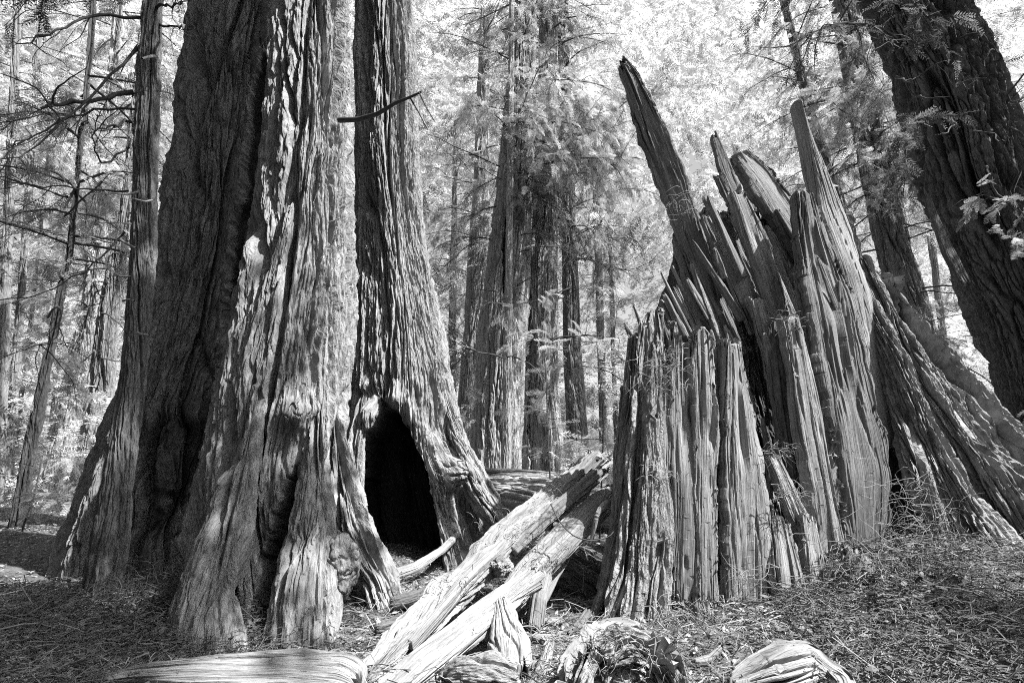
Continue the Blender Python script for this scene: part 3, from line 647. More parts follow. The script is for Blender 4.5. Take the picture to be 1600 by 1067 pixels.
# ------------------------------------------------------------------ far wood: one leafy mass
def far_wood():
    mb = MB(); n = 3600; m = 30
    cl = np.stack([rng.uniform(-1, 1, n), rng.uniform(22, 62, n), rng.uniform(0, 1, n)], -1); cl[:, 0] *= cl[:, 1] * 1.25; cl[:, 2] = cl[:, 2] * (cl[:, 1] * 1.12 + 2)
    a = rng.uniform(0, 2 * np.pi, n); L = rng.uniform(1.6, 4.2, n); dz = rng.uniform(-.55, -.05, n)
    d = np.stack([np.cos(a), np.sin(a), dz], -1); sd_ = np.stack([-np.sin(a), np.cos(a), 0 * a], -1)
    t = rng.uniform(0, 1, (n, m)); side = rng.normal(0, .28, (n, m)) * (1 - .5 * t)
    P = cl[:, None] + d[:, None] * (L[:, None] * t)[..., None] + sd_[:, None] * (L[:, None] * side)[..., None] + rng.normal(0, .10, (n, m, 3)); P[..., 2] -= .16 * L[:, None] * t * t + .3 * np.abs(side)
    D = d[:, None] + sd_[:, None] * (np.sign(side) * rng.uniform(.3, 1.2, (n, m)))[..., None] + rng.normal(0, .18, (n, m, 3)) + [0, 0, -.12]
    P = P.reshape(-1, 3); D = D.reshape(-1, 3); P[:, 2] = np.maximum(P[:, 2], .2)
    q = P[:, 1] < 36
    spray_set(mb, SP_MID, P[q], D[q], rng.uniform(.6, 1.15, q.sum()), 0, .22)
    spray_set(mb, SP_FAR, P[~q], D[~q], rng.uniform(.45, .95, (~q).sum()), 0, .22)
    o = mb.build('distant_foliage', None, mats=[M_LEAF], smooth=False); tag(o, 'pale sunlit mass of forest foliage filling the distance', 'foliage', kind='stuff')
    mb = MB(); n = 500      # undergrowth
    cl = np.stack([rng.uniform(-1, 1, n), rng.uniform(13, 30, n), rng.uniform(0, 1, n)], -1); cl[:, 0] *= cl[:, 1] * 1.15; cl[:, 2] = .1 + cl[:, 2] ** 2 * 3.2
    cl = cl[~((cl[:, 0] > -2.6) & (cl[:, 0] < 2.2) & (cl[:, 1] < 20))]
    P = np.repeat(cl, 22, 0); P = P + rng.normal(0, 1, P.shape) * [.6, .6, .3]; P[:, 2] = np.maximum(P[:, 2], gz(P[:, 0], P[:, 1]) + .03)
    d = rng.normal(0, 1, P.shape) * [1, 1, .3]
    spray_set(mb, SP_MID, P, d, rng.uniform(.35, .8, len(P)), 0, .5)
    o = mb.build('undergrowth', None, mats=[M_LEAF], smooth=False); tag(o, 'low bright undergrowth between the far trunks', 'undergrowth', kind='stuff')
far_wood()
def canopy():
    """unseen clumps added overhead to shade chosen areas; the wood around the viewer"""
    mb = MB(); s = np.array(SUN)
    n = 5200; c = np.stack([rng.uniform(-26, 34, n), rng.uniform(-30, 26, n), rng.uniform(11, 26, n)], -1)
    t = c - s * ((c[:, 2] - 2.) / s[2])[:, None]; x, y = t[:, 0], t[:, 1]
    q = math.hypot(s[0], s[1]); nn = (-s[1] * x + s[0] * y) / q; mm = (s[0] * x + s[1] * y) / q
    pr = np.full(n, .0)  # chance of an added shading clump, by where its shadow falls
    pr = np.where((nn < 3.45) & (mm < -2.2), .7, pr)
    pr = np.where((nn > 11.4) & (nn < 16) & (mm > -4.0), .55, pr)
    pr = np.where((nn > 2) & (nn < 6.3) & (mm > 3.0), .5, pr)
    pr = np.where((nn > 6.3) & (nn < 9) & (mm > 3.0), .15, pr)
    px, py = proj(c); vis = (c[:, 1] > 0) & (px > -200) & (px < 1800) & (py > -200) & (py < 1200)
    pr = np.where(vis, pr * .0, pr)
    c = c[rng.uniform(0, 1, n) < pr]
    P = np.repeat(c, 16, 0) + rng.normal(0, .55, (len(c) * 16, 3)) * [1, 1, .5]
    spray_set(mb, SP_FAR, P, rng.normal(0, 1, P.shape) * [1, 1, .3] + [0, 0, -.2], rng.uniform(.6, 1.2, len(P)), 0, .5)
    m = 1100; a = rng.uniform(R_(150), R_(390), m); rr = rng.uniform(9, 24, m)       # the wood behind and beside the viewer
    c = np.stack([rr * np.cos(a), rr * np.sin(a) , rng.uniform(0, 13, m)], -1)
    c[:, 2] = np.minimum(c[:, 2], (rr - 6) * .9).clip(.3); px, py = proj(c); c = c[(c[:, 1] < -2.5) | (np.abs(c[:, 0]) > 1.5 * c[:, 1] + 6.5)]; m = len(c)
    P = np.repeat(c, 22, 0) + rng.normal(0, .9, (m * 22, 3)) * [1, 1, .6]
    spray_set(mb, SP_FAR, P, rng.normal(0, 1, P.shape) * [1, 1, .3], rng.uniform(.6, 1.3, len(P)), 0, .6)
    o = mb.build('canopy_foliage', None, mats=[M_LEAFD], smooth=False); tag(o, 'unseen dark foliage: clumps added overhead to cast shade, and the wood around the viewer', 'foliage', kind='stuff')
canopy()

# ------------------------------------------------------------------ the shattered stump
stump = thing('shattered_stump', 'huge shattered redwood stump with splintered upright slabs on the right', 'stump', (at(1230, 900, 6.4)[0], 6.4, 0))
rows = [(345, 1062, 1330, 7.2), (420, 1052, 1352, 7.2), (500, 1030, 1400, 7.2), (560, 1000, 1440, 7.2), (650, 985, 1500, 7.15), (750, 975, 1560, 7.1), (850, 965, 1625, 7.0), (950, 950, 1690, 6.9), (1010, 940, 1720, 6.9)]
ztop = at(0, 335, 7.2)[2]
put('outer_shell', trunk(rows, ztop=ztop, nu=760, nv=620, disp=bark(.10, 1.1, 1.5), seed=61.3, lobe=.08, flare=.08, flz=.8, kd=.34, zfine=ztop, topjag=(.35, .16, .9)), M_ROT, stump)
putg('root_flank', sweep(px_pts([(1372, 430, 6.9, 16), (1420, 540, 6.75, 50), (1475, 640, 6.6, 84), (1530, 760, 6.4, 120), (1590, 890, 6.1, 150), (1660, 1030, 5.8, 170)], 0, ta=.55), nu=420, nv=560, disp=lambda s, h, sd: bark(.11, .9, 1.5)(s, h, sd) + .16 * fbm(s * 1.6, h * .9, sd + 2, 3), seed=66.), M_ROT, stump)
def slab(name, L, thick, mat=M_WOOD, nrm=(0, -1, .1), j0=.0, j1=.12, nu=150, nv=300, p=5., amp=.008, crack=.05, low=.025, seed=0., jf=9., parent=None, k=1., rag=.16):
    return putg(name, sweep(px_pts(L, thick), nrm, nu, nv, p, grain(amp, crack, k, low), j0, j1 * 1.6, jf, seed, rag=rag), mat, parent or stump)
# back of the shell: dark inner face
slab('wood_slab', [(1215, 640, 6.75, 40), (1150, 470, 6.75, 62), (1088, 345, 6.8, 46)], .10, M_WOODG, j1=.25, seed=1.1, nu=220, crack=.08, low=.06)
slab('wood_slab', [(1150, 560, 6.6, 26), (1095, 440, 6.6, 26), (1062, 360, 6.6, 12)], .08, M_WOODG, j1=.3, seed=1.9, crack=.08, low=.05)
slab('leaning_plank', [(1112, 470, 6.55, 16), (1078, 370, 6.5, 20), (1050, 285, 6.45, 24), (1020, 210, 6.4, 22), (988, 130, 6.35, 15), (966, 88, 6.3, 6)], .07, M_WOODG, j1=.2, seed=2.1, p=4, nrm=(-.35, -1, .1))
slab('bark_strip', [(1056, 338, 6.6, 9), (1032, 270, 6.6, 12), (1022, 232, 6.6, 5)], .05, M_BARKD, j1=.2, seed=2.7, p=3, amp=.02)
slab('splinter', [(1165, 345, 6.6, 11), (1135, 272, 6.6, 11), (1112, 206, 6.6, 5)], .05, M_WOODG, j1=.12, seed=3.1)
slab('wood_slab', [(1272, 440, 6.75, 24), (1232, 350, 6.75, 32), (1185, 280, 6.75, 29), (1148, 238, 6.75, 16)], .09, M_WOODG, j1=.2, seed=4.1, nrm=(.2, -1, .2), nu=180)
slab('splinter', [(1222, 470, 6.5, 9), (1180, 390, 6.5, 13), (1120, 270, 6.5, 8)], .05, M_WOODG, j1=.15, seed=5.1)
slab('splinter', [(1185, 520, 6.3, 14), (1150, 430, 6.3, 17), (1100, 332, 6.3, 12)], .05, M_WOOD, j1=.15, seed=6.1)
slab('splinter', [(1236, 560, 6.2, 17), (1200, 440, 6.2, 18), (1168, 345, 6.2, 17), (1148, 296, 6.2, 13)], .06, M_WOOD, j1=.12, seed=7.1)
slab('splinter', [(1222, 500, 6.3, 9), (1178, 400, 6.3, 8), (1142, 335, 6.3, 4)], .05, M_WOOD, j1=.12, seed=8.1)
slab('splinter', [(1250, 500, 6.4, 14), (1222, 420, 6.4, 16), (1190, 352, 6.4, 8)], .05, M_WOODG, j1=.2, seed=8.7)
slab('splinter', [(1216, 610, 6.05, 15), (1196, 520, 6.05, 15), (1178, 458, 6.05, 11)], .05, M_WOOD, j1=.12, seed=9.1)
slab('splinter', [(1262, 400, 6.6, 6), (1236, 360, 6.6, 6), (1210, 322, 6.6, 2)], .03, M_WOODG, j1=.12, seed=9.5)
# big right slab, bright spire behind it
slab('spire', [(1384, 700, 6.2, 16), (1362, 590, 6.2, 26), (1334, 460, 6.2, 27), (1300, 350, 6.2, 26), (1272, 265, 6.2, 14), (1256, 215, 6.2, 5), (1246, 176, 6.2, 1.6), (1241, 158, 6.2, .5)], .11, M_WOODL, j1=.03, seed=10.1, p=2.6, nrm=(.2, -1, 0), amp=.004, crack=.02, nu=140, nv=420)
slab('wood_slab', [(1345, 872, 5.55, 40), (1341, 740, 5.6, 50), (1318, 610, 5.68, 44), (1290, 470, 5.78, 44), (1266, 380, 5.88, 26), (1251, 300, 5.95, 11)], .10, M_WOODG, j1=.07, j0=.15, seed=11.1, nrm=(.1, -1, .05), nu=260, nv=620, crack=.05, amp=.007)
slab('wood_slab', [(1290, 870, 5.42, 20), (1272, 740, 5.46, 20), (1250, 610, 5.5, 18), (1230, 490, 5.55, 15)], .07, M_WOOD, j1=.06, j0=.1, seed=12.1, nrm=(.3, -1, 0), nu=140, nv=420, crack=.05)
slab('wood_slab', [(1252, 760, 5.6, 22), (1238, 660, 5.62, 26), (1224, 570, 5.65, 25), (1216, 500, 5.7, 20)], .06, M_BARKD, j1=.06, j0=.2, seed=13.1, nu=140, nv=300, amp=.012, crack=.07)
slab('splinter', [(1312, 860, 5.36, 9), (1290, 740, 5.42, 9), (1262, 590, 5.5, 8), (1246, 510, 5.56, 5)], .04, M_WOODL, j1=.06, j0=.1, seed=14.1, nu=60)
# front wall of pale planks
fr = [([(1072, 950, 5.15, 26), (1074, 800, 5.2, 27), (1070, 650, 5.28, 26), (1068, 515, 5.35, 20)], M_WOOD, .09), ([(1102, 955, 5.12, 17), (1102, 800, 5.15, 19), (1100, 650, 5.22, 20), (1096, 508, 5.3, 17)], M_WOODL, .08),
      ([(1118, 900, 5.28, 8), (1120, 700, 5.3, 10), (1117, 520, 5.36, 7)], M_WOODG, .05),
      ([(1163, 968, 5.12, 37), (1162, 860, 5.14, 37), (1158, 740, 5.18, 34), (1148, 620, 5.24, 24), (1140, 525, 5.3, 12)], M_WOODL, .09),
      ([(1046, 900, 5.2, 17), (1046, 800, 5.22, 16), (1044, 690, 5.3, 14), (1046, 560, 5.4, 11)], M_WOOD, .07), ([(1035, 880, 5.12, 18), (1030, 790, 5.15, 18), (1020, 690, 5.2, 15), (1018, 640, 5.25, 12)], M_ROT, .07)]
for i, (L, m, t) in enumerate(fr):
    slab('wood_slab', L, t, m, nrm=(-.1 + .06 * i, -1, 0), j0=.12, j1=.16, seed=20 + i * 1.7, nu=150, nv=560, crack=.06, p=4.5, amp=.007, jf=5)
# ragged bark at the left rim, flaring to the ground
for i, L in enumerate([[(925, 990, 5.0, 16), (955, 930, 5.15, 22), (972, 820, 5.3, 18), (982, 680, 5.45, 13), (990, 520, 5.6, 9)], [(950, 985, 4.9, 18), (978, 900, 5.05, 22), (992, 780, 5.2, 19), (1002, 640, 5.35, 15), (1008, 500, 5.5, 9)],
                       [(985, 980, 4.85, 22), (1002, 900, 4.98, 20), (1014, 780, 5.1, 18), (1020, 640, 5.3, 13), (1024, 530, 5.4, 8)], [(1020, 975, 4.85, 22), (1030, 900, 4.95, 18), (1038, 830, 5.05, 12)],
                       [(965, 800, 5.5, 10), (972, 700, 5.55, 12), (978, 600, 5.65, 9)], [(1030, 600, 5.5, 12), (1034, 540, 5.5, 11), (1030, 480, 5.6, 7)], [(1050, 640, 5.9, 12), (1052, 560, 5.9, 13), (1050, 500, 5.9, 6)],
                       [(1000, 560, 5.8, 14), (1012, 520, 5.8, 14), (1020, 482, 5.9, 6)]]):
    putg('bark_rib', sweep(px_pts(L, ta=.8), nu=110, nv=420, p=2.4, disp=bark(.045, 1.5, 1.3), jag1=.15, seed=31 + i * 2.3), M_ROT, stump)
# torn splinters all over the break
for i in range(62):
    a, b_ = [((1060, 560), (1085, 360)), ((1090, 470), (1150, 330)), ((1150, 560), (1215, 380)), ((1195, 560), (1235, 400)), ((1040, 560), (1160, 560)), ((1205, 760), (1225, 560)), ((1290, 880), (1250, 560)), ((1350, 800), (1300, 420)), ((1380, 560), (1340, 430)), ((990, 560), (1050, 520))][i % 10]
    t = rng.uniform(0, 1); x = a[0] + (b_[0] - a[0]) * t + rng.normal(0, 9); y = a[1] + (b_[1] - a[1]) * t + rng.normal(0, 12)
    front = i % 10 in (4, 5, 6, 7); Y = (5.45 if i % 10 == 4 else 5.65) if front else 6.2; Y += rng.uniform(-.05, .15)
    h = rng.uniform(45, 130); lean = (-.42 if not front else -.16) + rng.normal(0, .1); w = rng.uniform(3, 8)
    slab('splinter', [(x - lean * h * .5, y + h * .5, Y, w), (x, y, Y - .03, w * .9), (x + lean * h * .4, y - h * .4, Y - .02, w * .5), (x + lean * h * .5, y - h * .5, Y, w * .15)], rng.uniform(.015, .035), [M_WOOD, M_WOODG, M_WOODL, M_ROT][i % 4], j1=.05, seed=200 + i * 1.1, nu=24, nv=60, p=3, nrm=(rng.normal(0, .4), -1, 0))
# low broken pieces between the front wall and the big slab
for i, (L, m) in enumerate([([(1238, 975, 5.0, 26), (1228, 900, 5.05, 26), (1212, 800, 5.2, 16)], M_WOOD), ([(1280, 945, 5.1, 18), (1268, 870, 5.15, 16), (1258, 800, 5.3, 12)], M_WOODL), ([(1208, 960, 5.15, 16), (1200, 880, 5.2, 14), (1196, 780, 5.3, 10)], M_WOODG),
                            ([(1280, 880, 5.3, 14), (1240, 800, 5.35, 16), (1202, 710, 5.5, 12)], M_ROT), ([(1094, 990, 4.75, 14), (1090, 950, 4.75, 11), (1086, 922, 4.8, 6)], M_WOODG), ([(1110, 985, 4.72, 9), (1106, 958, 4.75, 6), (1104, 940, 4.8, 4)], M_WOOD),
                            ([(1360, 935, 4.75, 30), (1350, 890, 4.85, 40), (1345, 868, 5.0, 30)], M_WOODG)]):
    slab('broken_piece', L, .07, m, j0=.05, j1=.14, seed=50 + i * 1.3, nu=110, nv=200, p=3.5, amp=.01, crack=.06)
# root buttresses of the right flank
for i, L in enumerate([[(1345, 400, 6.5, 10), (1400, 520, 6.4, 18), (1478, 640, 6.3, 24), (1560, 760, 6.1, 30), (1660, 900, 5.8, 38)], [(1350, 470, 6.3, 14), (1392, 560, 6.1, 22), (1440, 680, 5.9, 26), (1500, 800, 5.7, 30), (1545, 900, 5.5, 34)],
                       [(1385, 500, 6.9, 8), (1445, 610, 6.2, 18), (1530, 740, 5.8, 28), (1620, 880, 5.5, 34), (1700, 1000, 5.2, 40)], [(1410, 640, 6.5, 8), (1490, 780, 5.8, 28), (1580, 900, 5.2, 40), (1660, 1000, 5.0, 44)],
                       [(1368, 520, 6.8, 6), (1398, 630, 6.1, 14), (1432, 740, 5.65, 18), (1470, 850, 5.4, 18), (1520, 910, 5.2, 14)], [(1480, 650, 6.7, 6), (1556, 735, 6.0, 18), (1640, 830, 5.6, 26)]]):
    putg('root', sweep(px_pts(L, ta=1.1), nu=180, nv=420, disp=bark(.06, 1.3, 1.3), seed=71 + i * 2.3), M_ROT, stump)

# ------------------------------------------------------------------ fallen logs
def log(name, label, L, mat, nrm=(0, -.6, .8), thick=None, p=2.2, j0=.1, j1=.1, nu=140, nv=420, disp=None, seed=0., ta=1., cat='log', group=None, bare=True):
    P, F, G = sweep(px_pts(L, thick, ta), nrm, nu, nv, p, disp or grain(.010, .04, 1., .03), j0, j1, 5., seed)
    b = P.reshape(-1, 3).mean(0); t = thing(name, label, cat, b, group)
    putg('log_body' if cat == 'log' else 'body', (P, F, G), mat, t); return t
a = log('fallen_beam', 'long split timber with a sunlit top leaning up against the stump', [(520, 1135, 3.7, 16), (632, 1000, 4.4, 28), (706, 920, 4.9, 34), (784, 850, 5.35, 34), (858, 788, 5.8, 31), (912, 742, 6.05, 27), (948, 712, 6.25, 18)], M_WOOD, nrm=(-.45, -.55, .75), thick=.12, p=3, j1=.3, nu=240, nv=620, seed=81, disp=lambda s, h, sd: bark(.035, 1.1, 1.6)(s, h, sd) + .03 * fbm(s * 3, h * 2, sd, 3))
slab('side_splinter', [(800, 862, 5.15, 8), (870, 796, 5.6, 10), (925, 748, 5.85, 11), (948, 728, 5.95, 7)], .05, M_WOODG, j1=.1, seed=82, parent=a)
slab('side_splinter', [(640, 1010, 4.25, 7), (730, 905, 4.8, 9), (800, 838, 5.3, 6)], .05, M_WOODL, j1=.1, seed=83, parent=a, nrm=(-.3, -.6, .7))
burl('knot', 782, 884, 5.0, 17, a, M_ROT, 4.4, .7, .4)
log('fallen_beam', 'rough grey timber running under the leaning one beside the stump', [(770, 965, 4.75, 16), (830, 895, 5.1, 26), (890, 832, 5.45, 26), (940, 785, 5.75, 20), (968, 760, 5.95, 12)], M_WOOD, nrm=(-.3, -.6, .7), thick=.08, p=3.5, j1=.25, seed=84, nu=180)
log('fallen_log', 'pale rounded log lying in front of the leaning timber', [(570, 1120, 3.6, 22), (660, 1042, 3.95, 24), (730, 985, 4.25, 22), (800, 930, 4.6, 21), (846, 896, 4.8, 20)], M_WOODL, thick=None, ta=.9, j1=.15, seed=85, disp=grain(.014, .08, .8, .05))
log('prop_plank', 'thin grey plank propping up the timbers', [(828, 965, 5.1, 11), (862, 900, 5.35, 9), (908, 832, 5.65, 7)], M_WOOD, nrm=(-.2, -1, .1), thick=.02, p=5, seed=86, nu=60, nv=160, cat='plank')
log('short_post', 'short upright broken post under the timbers', [(836, 982, 4.85, 14), (842, 935, 4.9, 13), (852, 890, 5.0, 12)], M_WOODL, nrm=(0, -1, 0), thick=.05, p=4, seed=87, nu=80, nv=160, cat='post')
log('broken_stub', 'pale broken stub standing below the leaning timbers', [(800, 1062, 3.95, 36), (795, 1010, 4.15, 32), (788, 965, 4.35, 22), (780, 935, 4.5, 12)], M_WOODL, nrm=(0, -1, .3), ta=.7, p=2.6, seed=88, cat='stub', disp=knobby(.03))
log('rotten_root', 'crumbling pale root lump at the bottom beside the broken stub', [(680, 1062, 3.6, 14), (720, 1050, 3.6, 26), (770, 1050, 3.6, 26), (815, 1062, 3.6, 18)], M_ROT, nrm=(0, -1, .3), ta=.9, seed=89, disp=knobby(.06), cat='root')
log('fallen_log', 'dark log lying in shade under the timbers beside the stump', [(862, 880, 6.6, 34), (910, 895, 6.2, 38), (965, 930, 5.8, 40)], M_BARKD, seed=90, ta=1., disp=bark(.03, 1.4))
mid = log('fallen_log', 'thick pale fallen log in the middle behind the leaning timber', [(728, 768, 11.6, 30), (790, 772, 11.2, 34), (850, 776, 10.8, 36), (930, 790, 10.2, 36), (1040, 800, 9.5, 36)], M_WOODL, seed=91, ta=.9, disp=bark(.04, .8))
putg('root_stub', sweep(px_pts([(758, 742, 10.8, 6), (764, 775, 10.5, 8), (772, 810, 10.3, 9), (784, 832, 10.1, 8)], ta=1), nu=60, nv=120, disp=grain(.01), seed=92), M_WOODL, mid)
log('fallen_pole', 'thin pole lying along the top of the thick middle log', [(728, 734, 11.4, 4), (800, 736, 11.3, 4), (872, 741, 11.2, 4)], M_WOODG, seed=93, nu=30, nv=80, cat='pole')
log('foreground_log', 'smooth grey log lying in shade along the bottom left edge', [(120, 1076, 3.70, 12), (200, 1066, 3.68, 24), (320, 1060, 3.66, 34), (450, 1056, 3.64, 40), (535, 1062, 3.62, 38), (566, 1076, 3.6, 26)], M_WOOD, seed=94, ta=.8, j0=.2, j1=.1, nu=220, nv=620, disp=grain(.010, .05, .9, .03))
log('fallen_pole', 'pale curved pole lying on the ground before the burnt hollow', [(552, 916, 6.1, 8), (600, 902, 6.4, 8), (650, 886, 6.7, 8), (690, 860, 7.3, 7), (716, 834, 8.0, 5)], M_WOOD, seed=95, nu=60, nv=260, ta=.9, cat='pole')
log('small_log', 'short dark broken log on the ground behind the leaning timber', [(606, 944, 5.55, 8), (640, 936, 5.65, 11), (672, 924, 5.8, 11), (700, 910, 5.95, 7)], M_BARKD, seed=96, nu=80, nv=200, disp=knobby(.03))
log('small_log', 'small half-buried dark chunk left of the leaning timber', [(585, 985, 4.9, 8), (625, 976, 5.0, 12), (665, 962, 5.1, 6)], M_BARKD, seed=97, nu=80, nv=200, disp=knobby(.03))
log('driftwood_root', 'bleached folded root at the bottom right of centre', [(1140, 1075, 3.35, 14), (1200, 1062, 3.45, 34), (1262, 1040, 3.5, 40), (1306, 1068, 3.4, 34), (1335, 1120, 3.25, 20)], M_WOODL, nrm=(0, -.8, .6), seed=98, ta=.9, nu=180, nv=320, disp=lambda s, h, sd: .09 * pn(s * 3, h * 2.5, 1.) + grain(.014, .08)(s, h, sd), cat='root')
log('root_mound', 'lumpy root covered in dry needles at the bottom, left of the bleached root', [(888, 1110, 3.35, 24), (925, 1035, 3.6, 52), (975, 1012, 3.66, 56), (1030, 1035, 3.6, 44), (1070, 1110, 3.4, 24)], M_ROT, nrm=(0, -.8, .6), seed=99, ta=1., nu=200, nv=320, disp=lambda s, h, sd: bark(.07, 1.0, 2.)(s, h, sd) + .11 * fbm(s * 3, h * 3, sd, 4), cat='root')
log('buried_root', 'low root running into the needle litter under the stump front', [(960, 1015, 4.4, 16), (1040, 1008, 4.5, 14), (1130, 1018, 4.4, 10), (1200, 1030, 4.3, 5)], M_ROT, seed=100, disp=knobby(.04), cat='root')
log('fallen_stick', 'short pale stick lying between the root mound and the broken stub', [(830, 1000, 4.6, 7), (865, 1000, 4.6, 8), (905, 1003, 4.55, 6)], M_WOODL, seed=101, nu=40, nv=100, cat='stick')
for nm, lb, L, r in [('hooked_branch', 'pale hooked dead branch hanging over the timbers by the stump', [(962, 782, 5.5), (942, 788, 5.35), (932, 806, 5.3), (928, 830, 5.3), (922, 850, 5.3)], .035),
                     ('curved_twig', 'thin dark twig arching from the timber to the stump', [(862, 790, 5.2), (872, 812, 5.1), (895, 838, 5.0), (925, 846, 5.0), (955, 838, 5.1), (966, 815, 5.2)], .008),
                     ('curled_twig', 'thin curved twig lying at the foot of the leaning timber', [(560, 1030, 4.3), (566, 1015, 4.4), (590, 1005, 4.4), (605, 1000, 4.4)], .008)]:
    C = np.array([at(*q) for q in L]); t = np.linspace(0, len(L) - 1, 20); C = np.stack([smooth1(np.interp(t, range(len(L)), C[:, k]), 4) for k in range(3)], -1)
    V, F, G = tube(C, r, r * .5, 10 if r > .02 else 5); tag(mesh(nm, V, F, M_WOOD if r > .02 else M_TWIG, None, {'grain': G}), lb, 'branch' if r > .02 else 'twig')

CH = ['wood chunk left of the crumbling root lump', 'chunk wedged between the pale rounded log and the long timber', 'chunk under the short broken post', 'chunk just left of the stump foot', 'chunk in the shade beside the dark fallen log', 'chunk behind the pale rounded log', 'chunk on the path left of the leaning timber', 'chunk behind the root mound', 'chunk between the root mound and the bleached root', 'chunk right of the pale broken stub']
for i in range(10):
    x, y, Y = [(700, 1030, 4.0), (740, 990, 4.4), (860, 960, 5.0), (905, 985, 4.8), (930, 930, 5.4), (760, 940, 4.8), (600, 990, 4.9), (985, 995, 4.3), (1110, 1045, 4.0), (850, 1030, 4.1)][i]
    a = rng.uniform(-.7, .7) + (math.pi / 2 if i % 3 == 0 else 0); p = at(x, y, Y); z = float(gz(p[0], Y)) + .03; L = rng.uniform(.12, .3); dx, dy = math.cos(a) * L, math.sin(a) * L
    w = rng.uniform(.02, .05); P, F, G = sweep([(p[0] - dx, Y - dy, z - .01, w * .7, w * .5), (p[0], Y, z, w, w * .6), (p[0] + dx, Y + dy, z + rng.uniform(0, .1), w * .6, w * .4)], (0, -.3, 1), 40, 90, 3, grain(.008, .03), .1, .15, 5., 300 + i * 1.3, rag=.2)
    o = putg('wood_chunk', (P, F, G), [M_WOOD, M_ROT, M_WOODL, M_BARKD][i % 4]); tag(o, 'small broken ' + CH[i], 'wood chunk', 'broken wood chunks in the litter')

# ------------------------------------------------------------------ saplings with bright sprays in the middle
def sapling(label, x, y, Y, h, n, leaf=M_LEAF, tm=SP_NEAR, s=(.22, .36)):
    b = at(x, y, Y); g = float(gz(b[0], Y)); t = thing('sapling', label, 'sapling', (b[0], Y, g), 'saplings and low leafy boughs')
    mb = MB(); C = curve([b[0], Y, g], (.05, 0, 1), h, 0, .03, 12); mb.add(*tube(C, .02, .006, 6)); mb.build('stem', M_TWIG, t)
    for k in range(n):
        i = rng.integers(4, 13); a = rng.uniform(0, 2 * np.pi)
        leafy('leafy_branch', C[i], (math.cos(a), math.sin(a), .15), rng.uniform(.5, 1.1), .008, t, tm, 12, s[0], s[1], leaf, .5, 3)
sapling('sapling with bright feathery sprays before the middle redwoods', 862, 800, 10.5, 4.6, 9)
sapling('sapling with bright sprays left of the stump', 935, 800, 9.0, 3.4, 8)
sapling('small bright sapling beside the pale redwood', 712, 780, 13, 3.0, 5)
sapling('leafy sapling between the stump flank and the dark redwood', 1460, 760, 11, 4.6, 22)
sapling('leafy sapling at the right foot of the dark redwood', 1570, 760, 10.5, 2.6, 8)
sapling('low leafy sapling on the left slope', 40, 800, 10.0, 1.4, 9)
sapling('low leafy sapling beside the grey redwood on the left', 120, 800, 12.0, 1.6, 9)
sapling('tall leafy sapling at the left edge', 20, 800, 12.0, 5.5, 16)

# ------------------------------------------------------------------ litter
def litter(name, label, n, xr, yr, Llo, Lhi, r, mat, flat, lift=.01, dens=None, curl=.25):
    x = rng.uniform(*xr, n); y = yr[0] + (yr[1] - yr[0]) * rng.uniform(0, 1, n) ** 1.5
    if dens: q = rng.uniform(0, 1, n) < dens(x, y); x, y = x[q], y[q]
    n = len(x); z = gz(x, y) + .018 * fbm(x * 5, y * 5, 2., 3) + .01 * fbm(x * 18, y * 18, 4., 2) + lift * rng.uniform(0, 1, n) ** 1.5
    a = rng.uniform(0, 2 * np.pi, n); e = rng.normal(0, .22, n); L = rng.uniform(Llo, Lhi, n) * rng.uniform(.5, 1, n); c = rng.normal(0, curl, n)
    d = np.stack([np.cos(a) * np.cos(e), np.sin(a) * np.cos(e), np.sin(e)], -1); s = np.stack([-np.sin(a), np.cos(a), rng.normal(0, .5, n)], -1); up = np.cross(d, s)
    if flat:                                   # fallen leaves and bark chips: bent strips
        w = (L * rng.uniform(.08, .22, n))[:, None]; p = np.stack([x, y, z], -1); L = L[:, None]; c = c[:, None]
        rows_ = [p - d * L / 2 - s * w * .3, p - d * L / 2 + s * w * .3, p - s * w + up * L * c * .3, p + s * w + up * L * c * .3, p + d * L / 2 - s * w * .2, p + d * L / 2 + s * w * .2]
        V = np.stack(rows_, 1); F = np.array([[0, 2, 3, 1], [2, 4, 5, 3]])
    else:
        p = np.stack([x, y, z], -1); V = []
        for i, t in enumerate((-.5, -.17, .17, .5)):
            q = p + d * (L * t)[:, None] + s * (L * c * (1 - 4 * t * t))[:, None] + up * (L * c * .4 * (1 - 4 * t * t))[:, None]
            rr = r * (1 - .4 * (t + .5)) * np.ones(n)
            for k in range(3):
                V.append(q + (s * math.cos(k * 2.094) + up * math.sin(k * 2.094)) * rr[:, None])
        V = np.stack(V, 1); F = np.array([[i * 3 + k, i * 3 + (k + 1) % 3, i * 3 + 3 + (k + 1) % 3, i * 3 + 3 + k] for i in range(3) for k in range(3)])
    m = V.shape[1]; FF = (F[None] + (np.arange(n) * m)[:, None, None]).reshape(-1, 4)
    G = np.repeat(np.stack([rng.uniform(0, 50, n), rng.uniform(0, 50, n), np.zeros(n)], -1), m, 0)
    tag(mesh(name, V.reshape(-1, 3), FF, mat, None, {'grain': G}, smooth=False), label, 'litter', kind='stuff')
litter('needle_litter', 'fine dry needles and twigs carpeting the forest floor', 60000, (-5, 6.5), (2.6, 9), .04, .14, .0016, M_TWIGL, False, .03)
litter('twig_litter', 'thin dark twigs strewn over the forest floor', 9000, (-5, 6.5), (2.6, 10), .12, .42, .0035, M_TWIG, False, .07)
litter('leaf_litter', 'dry leaves and bark chips strewn over the forest floor', 60000, (-13, 9), (2.6, 17), .04, .13, .002, leafmat('dry_leaves', .05, .5, .15, 6), True, .04)
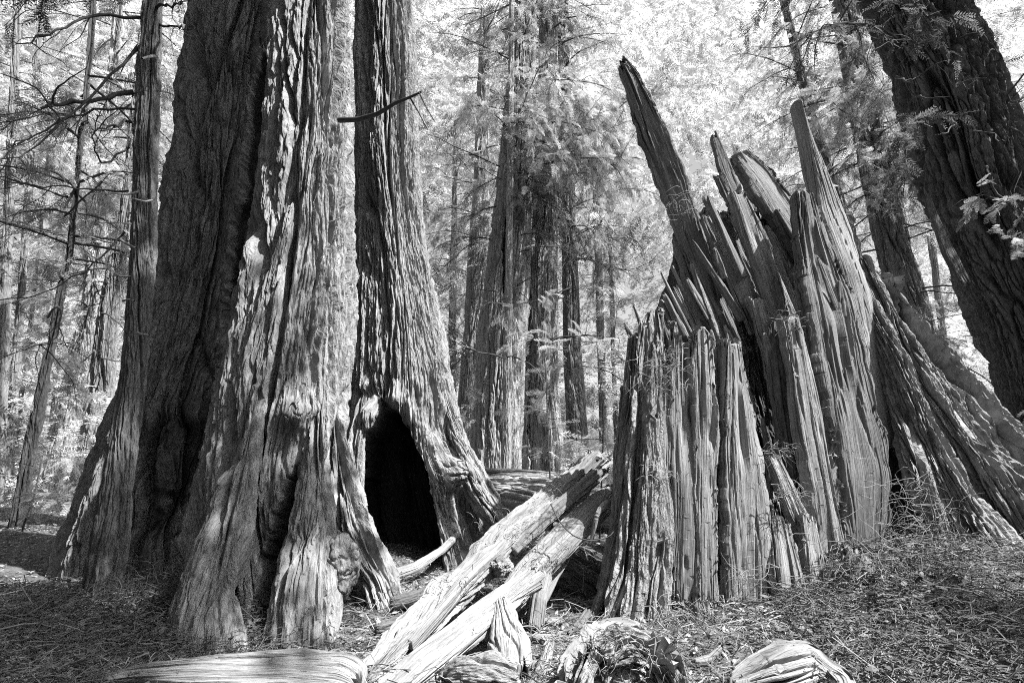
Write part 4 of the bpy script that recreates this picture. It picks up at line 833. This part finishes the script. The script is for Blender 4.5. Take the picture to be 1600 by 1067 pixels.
litter('pale_twig_litter', 'pale bent twigs heaped on the forest floor', 3500, (-5, 6), (2.6, 7), .15, .5, .004, M_TWIGL, False, .10)
litter('bank_litter', 'tangled twigs and dry needles banked around the feet of the trees on the left', 9000, (-5.6, -1.7), (3.2, 5.8), .06, .26, .0028, M_SHRED, False, .16)
litter('bank_litter', 'tangled twigs and bark shreds banked against the right flank of the stump', 12000, (2.2, 7.0), (3.2, 6.2), .06, .28, .0032, M_SHRED, False, .18)
litter('bark_shreds', 'dark shreds of bark and rotten wood on the banks beside the trunks', 34000, (-6, 7), (2.7, 6.5), .025, .10, .003, M_BARKD, True, .10, dens=lambda x, y: np.where((x < -1.7) | (x > 1.8), 1., .15))
# needles and twigs caught on the stump
def tangle(name, label, spots, mat=M_TWIGL):
    mb = MB()
    for (x, y, Y, rx, n, L) in spots:
        for k in range(n):
            p = at(x + rng.normal(0, rx), y + rng.normal(0, rx * .55), Y - rng.uniform(0, .12)); a = rng.uniform(0, 6.28)
            mb.add(*tube(curve(p, (math.cos(a), rng.normal(0, .3), math.sin(a) * .6 - .2), L * rng.uniform(.4, 1.1), .9, .22, 6), .003 * rng.uniform(.6, 1.5), .0008, 3))
    o = mb.build(name, mat); tag(o, label, 'twigs', kind='stuff')
tangle('twig_tangle', 'dry twigs and needles caught on the ledges of the shattered stump', [(1080, 318, 6.35, 22, 90, .25), (1030, 590, 5.1, 24, 90, .25), (1045, 560, 5.1, 20, 60, .2), (1035, 740, 5.05, 14, 50, .16), (1440, 810, 5.2, 36, 110, .35), (1410, 760, 5.3, 26, 60, .3), (1500, 900, 4.8, 50, 110, .4), (1360, 880, 4.7, 40, 160, .3),
         (1215, 700, 5.2, 12, 40, .2), (1240, 770, 5.1, 16, 50, .2), (1240, 495, 5.5, 14, 30, .18), (1570, 880, 5.0, 36, 40, .4), (970, 1000, 4.0, 34, 160, .2), (1170, 900, 4.95, 16, 50, .25), (1060, 960, 4.7, 26, 80, .22)])
tangle('beam_litter', 'dry needles and shreds lying on the fallen timbers', [(700, 910, 4.75, 26, 60, .10), (800, 830, 5.25, 28, 80, .10), (880, 770, 5.75, 24, 60, .12), (870, 850, 5.1, 20, 50, .14)])
tangle('needle_heap', 'dry needles heaped over the root mound and buried roots at the bottom', [(960, 1010, 3.5, 34, 120, .12), (1010, 1030, 3.5, 30, 80, .12), (900, 1010, 3.9, 30, 120, .14), (1100, 1010, 4.2, 50, 160, .14)])
tangle('root_tangle', 'bent twigs and wispy roots heaped at the foot of the slim dark trunk', [(220, 920, 4.9, 34, 170, .35), (280, 940, 4.7, 30, 120, .3), (150, 980, 4.5, 50, 140, .35)], M_TWIG)
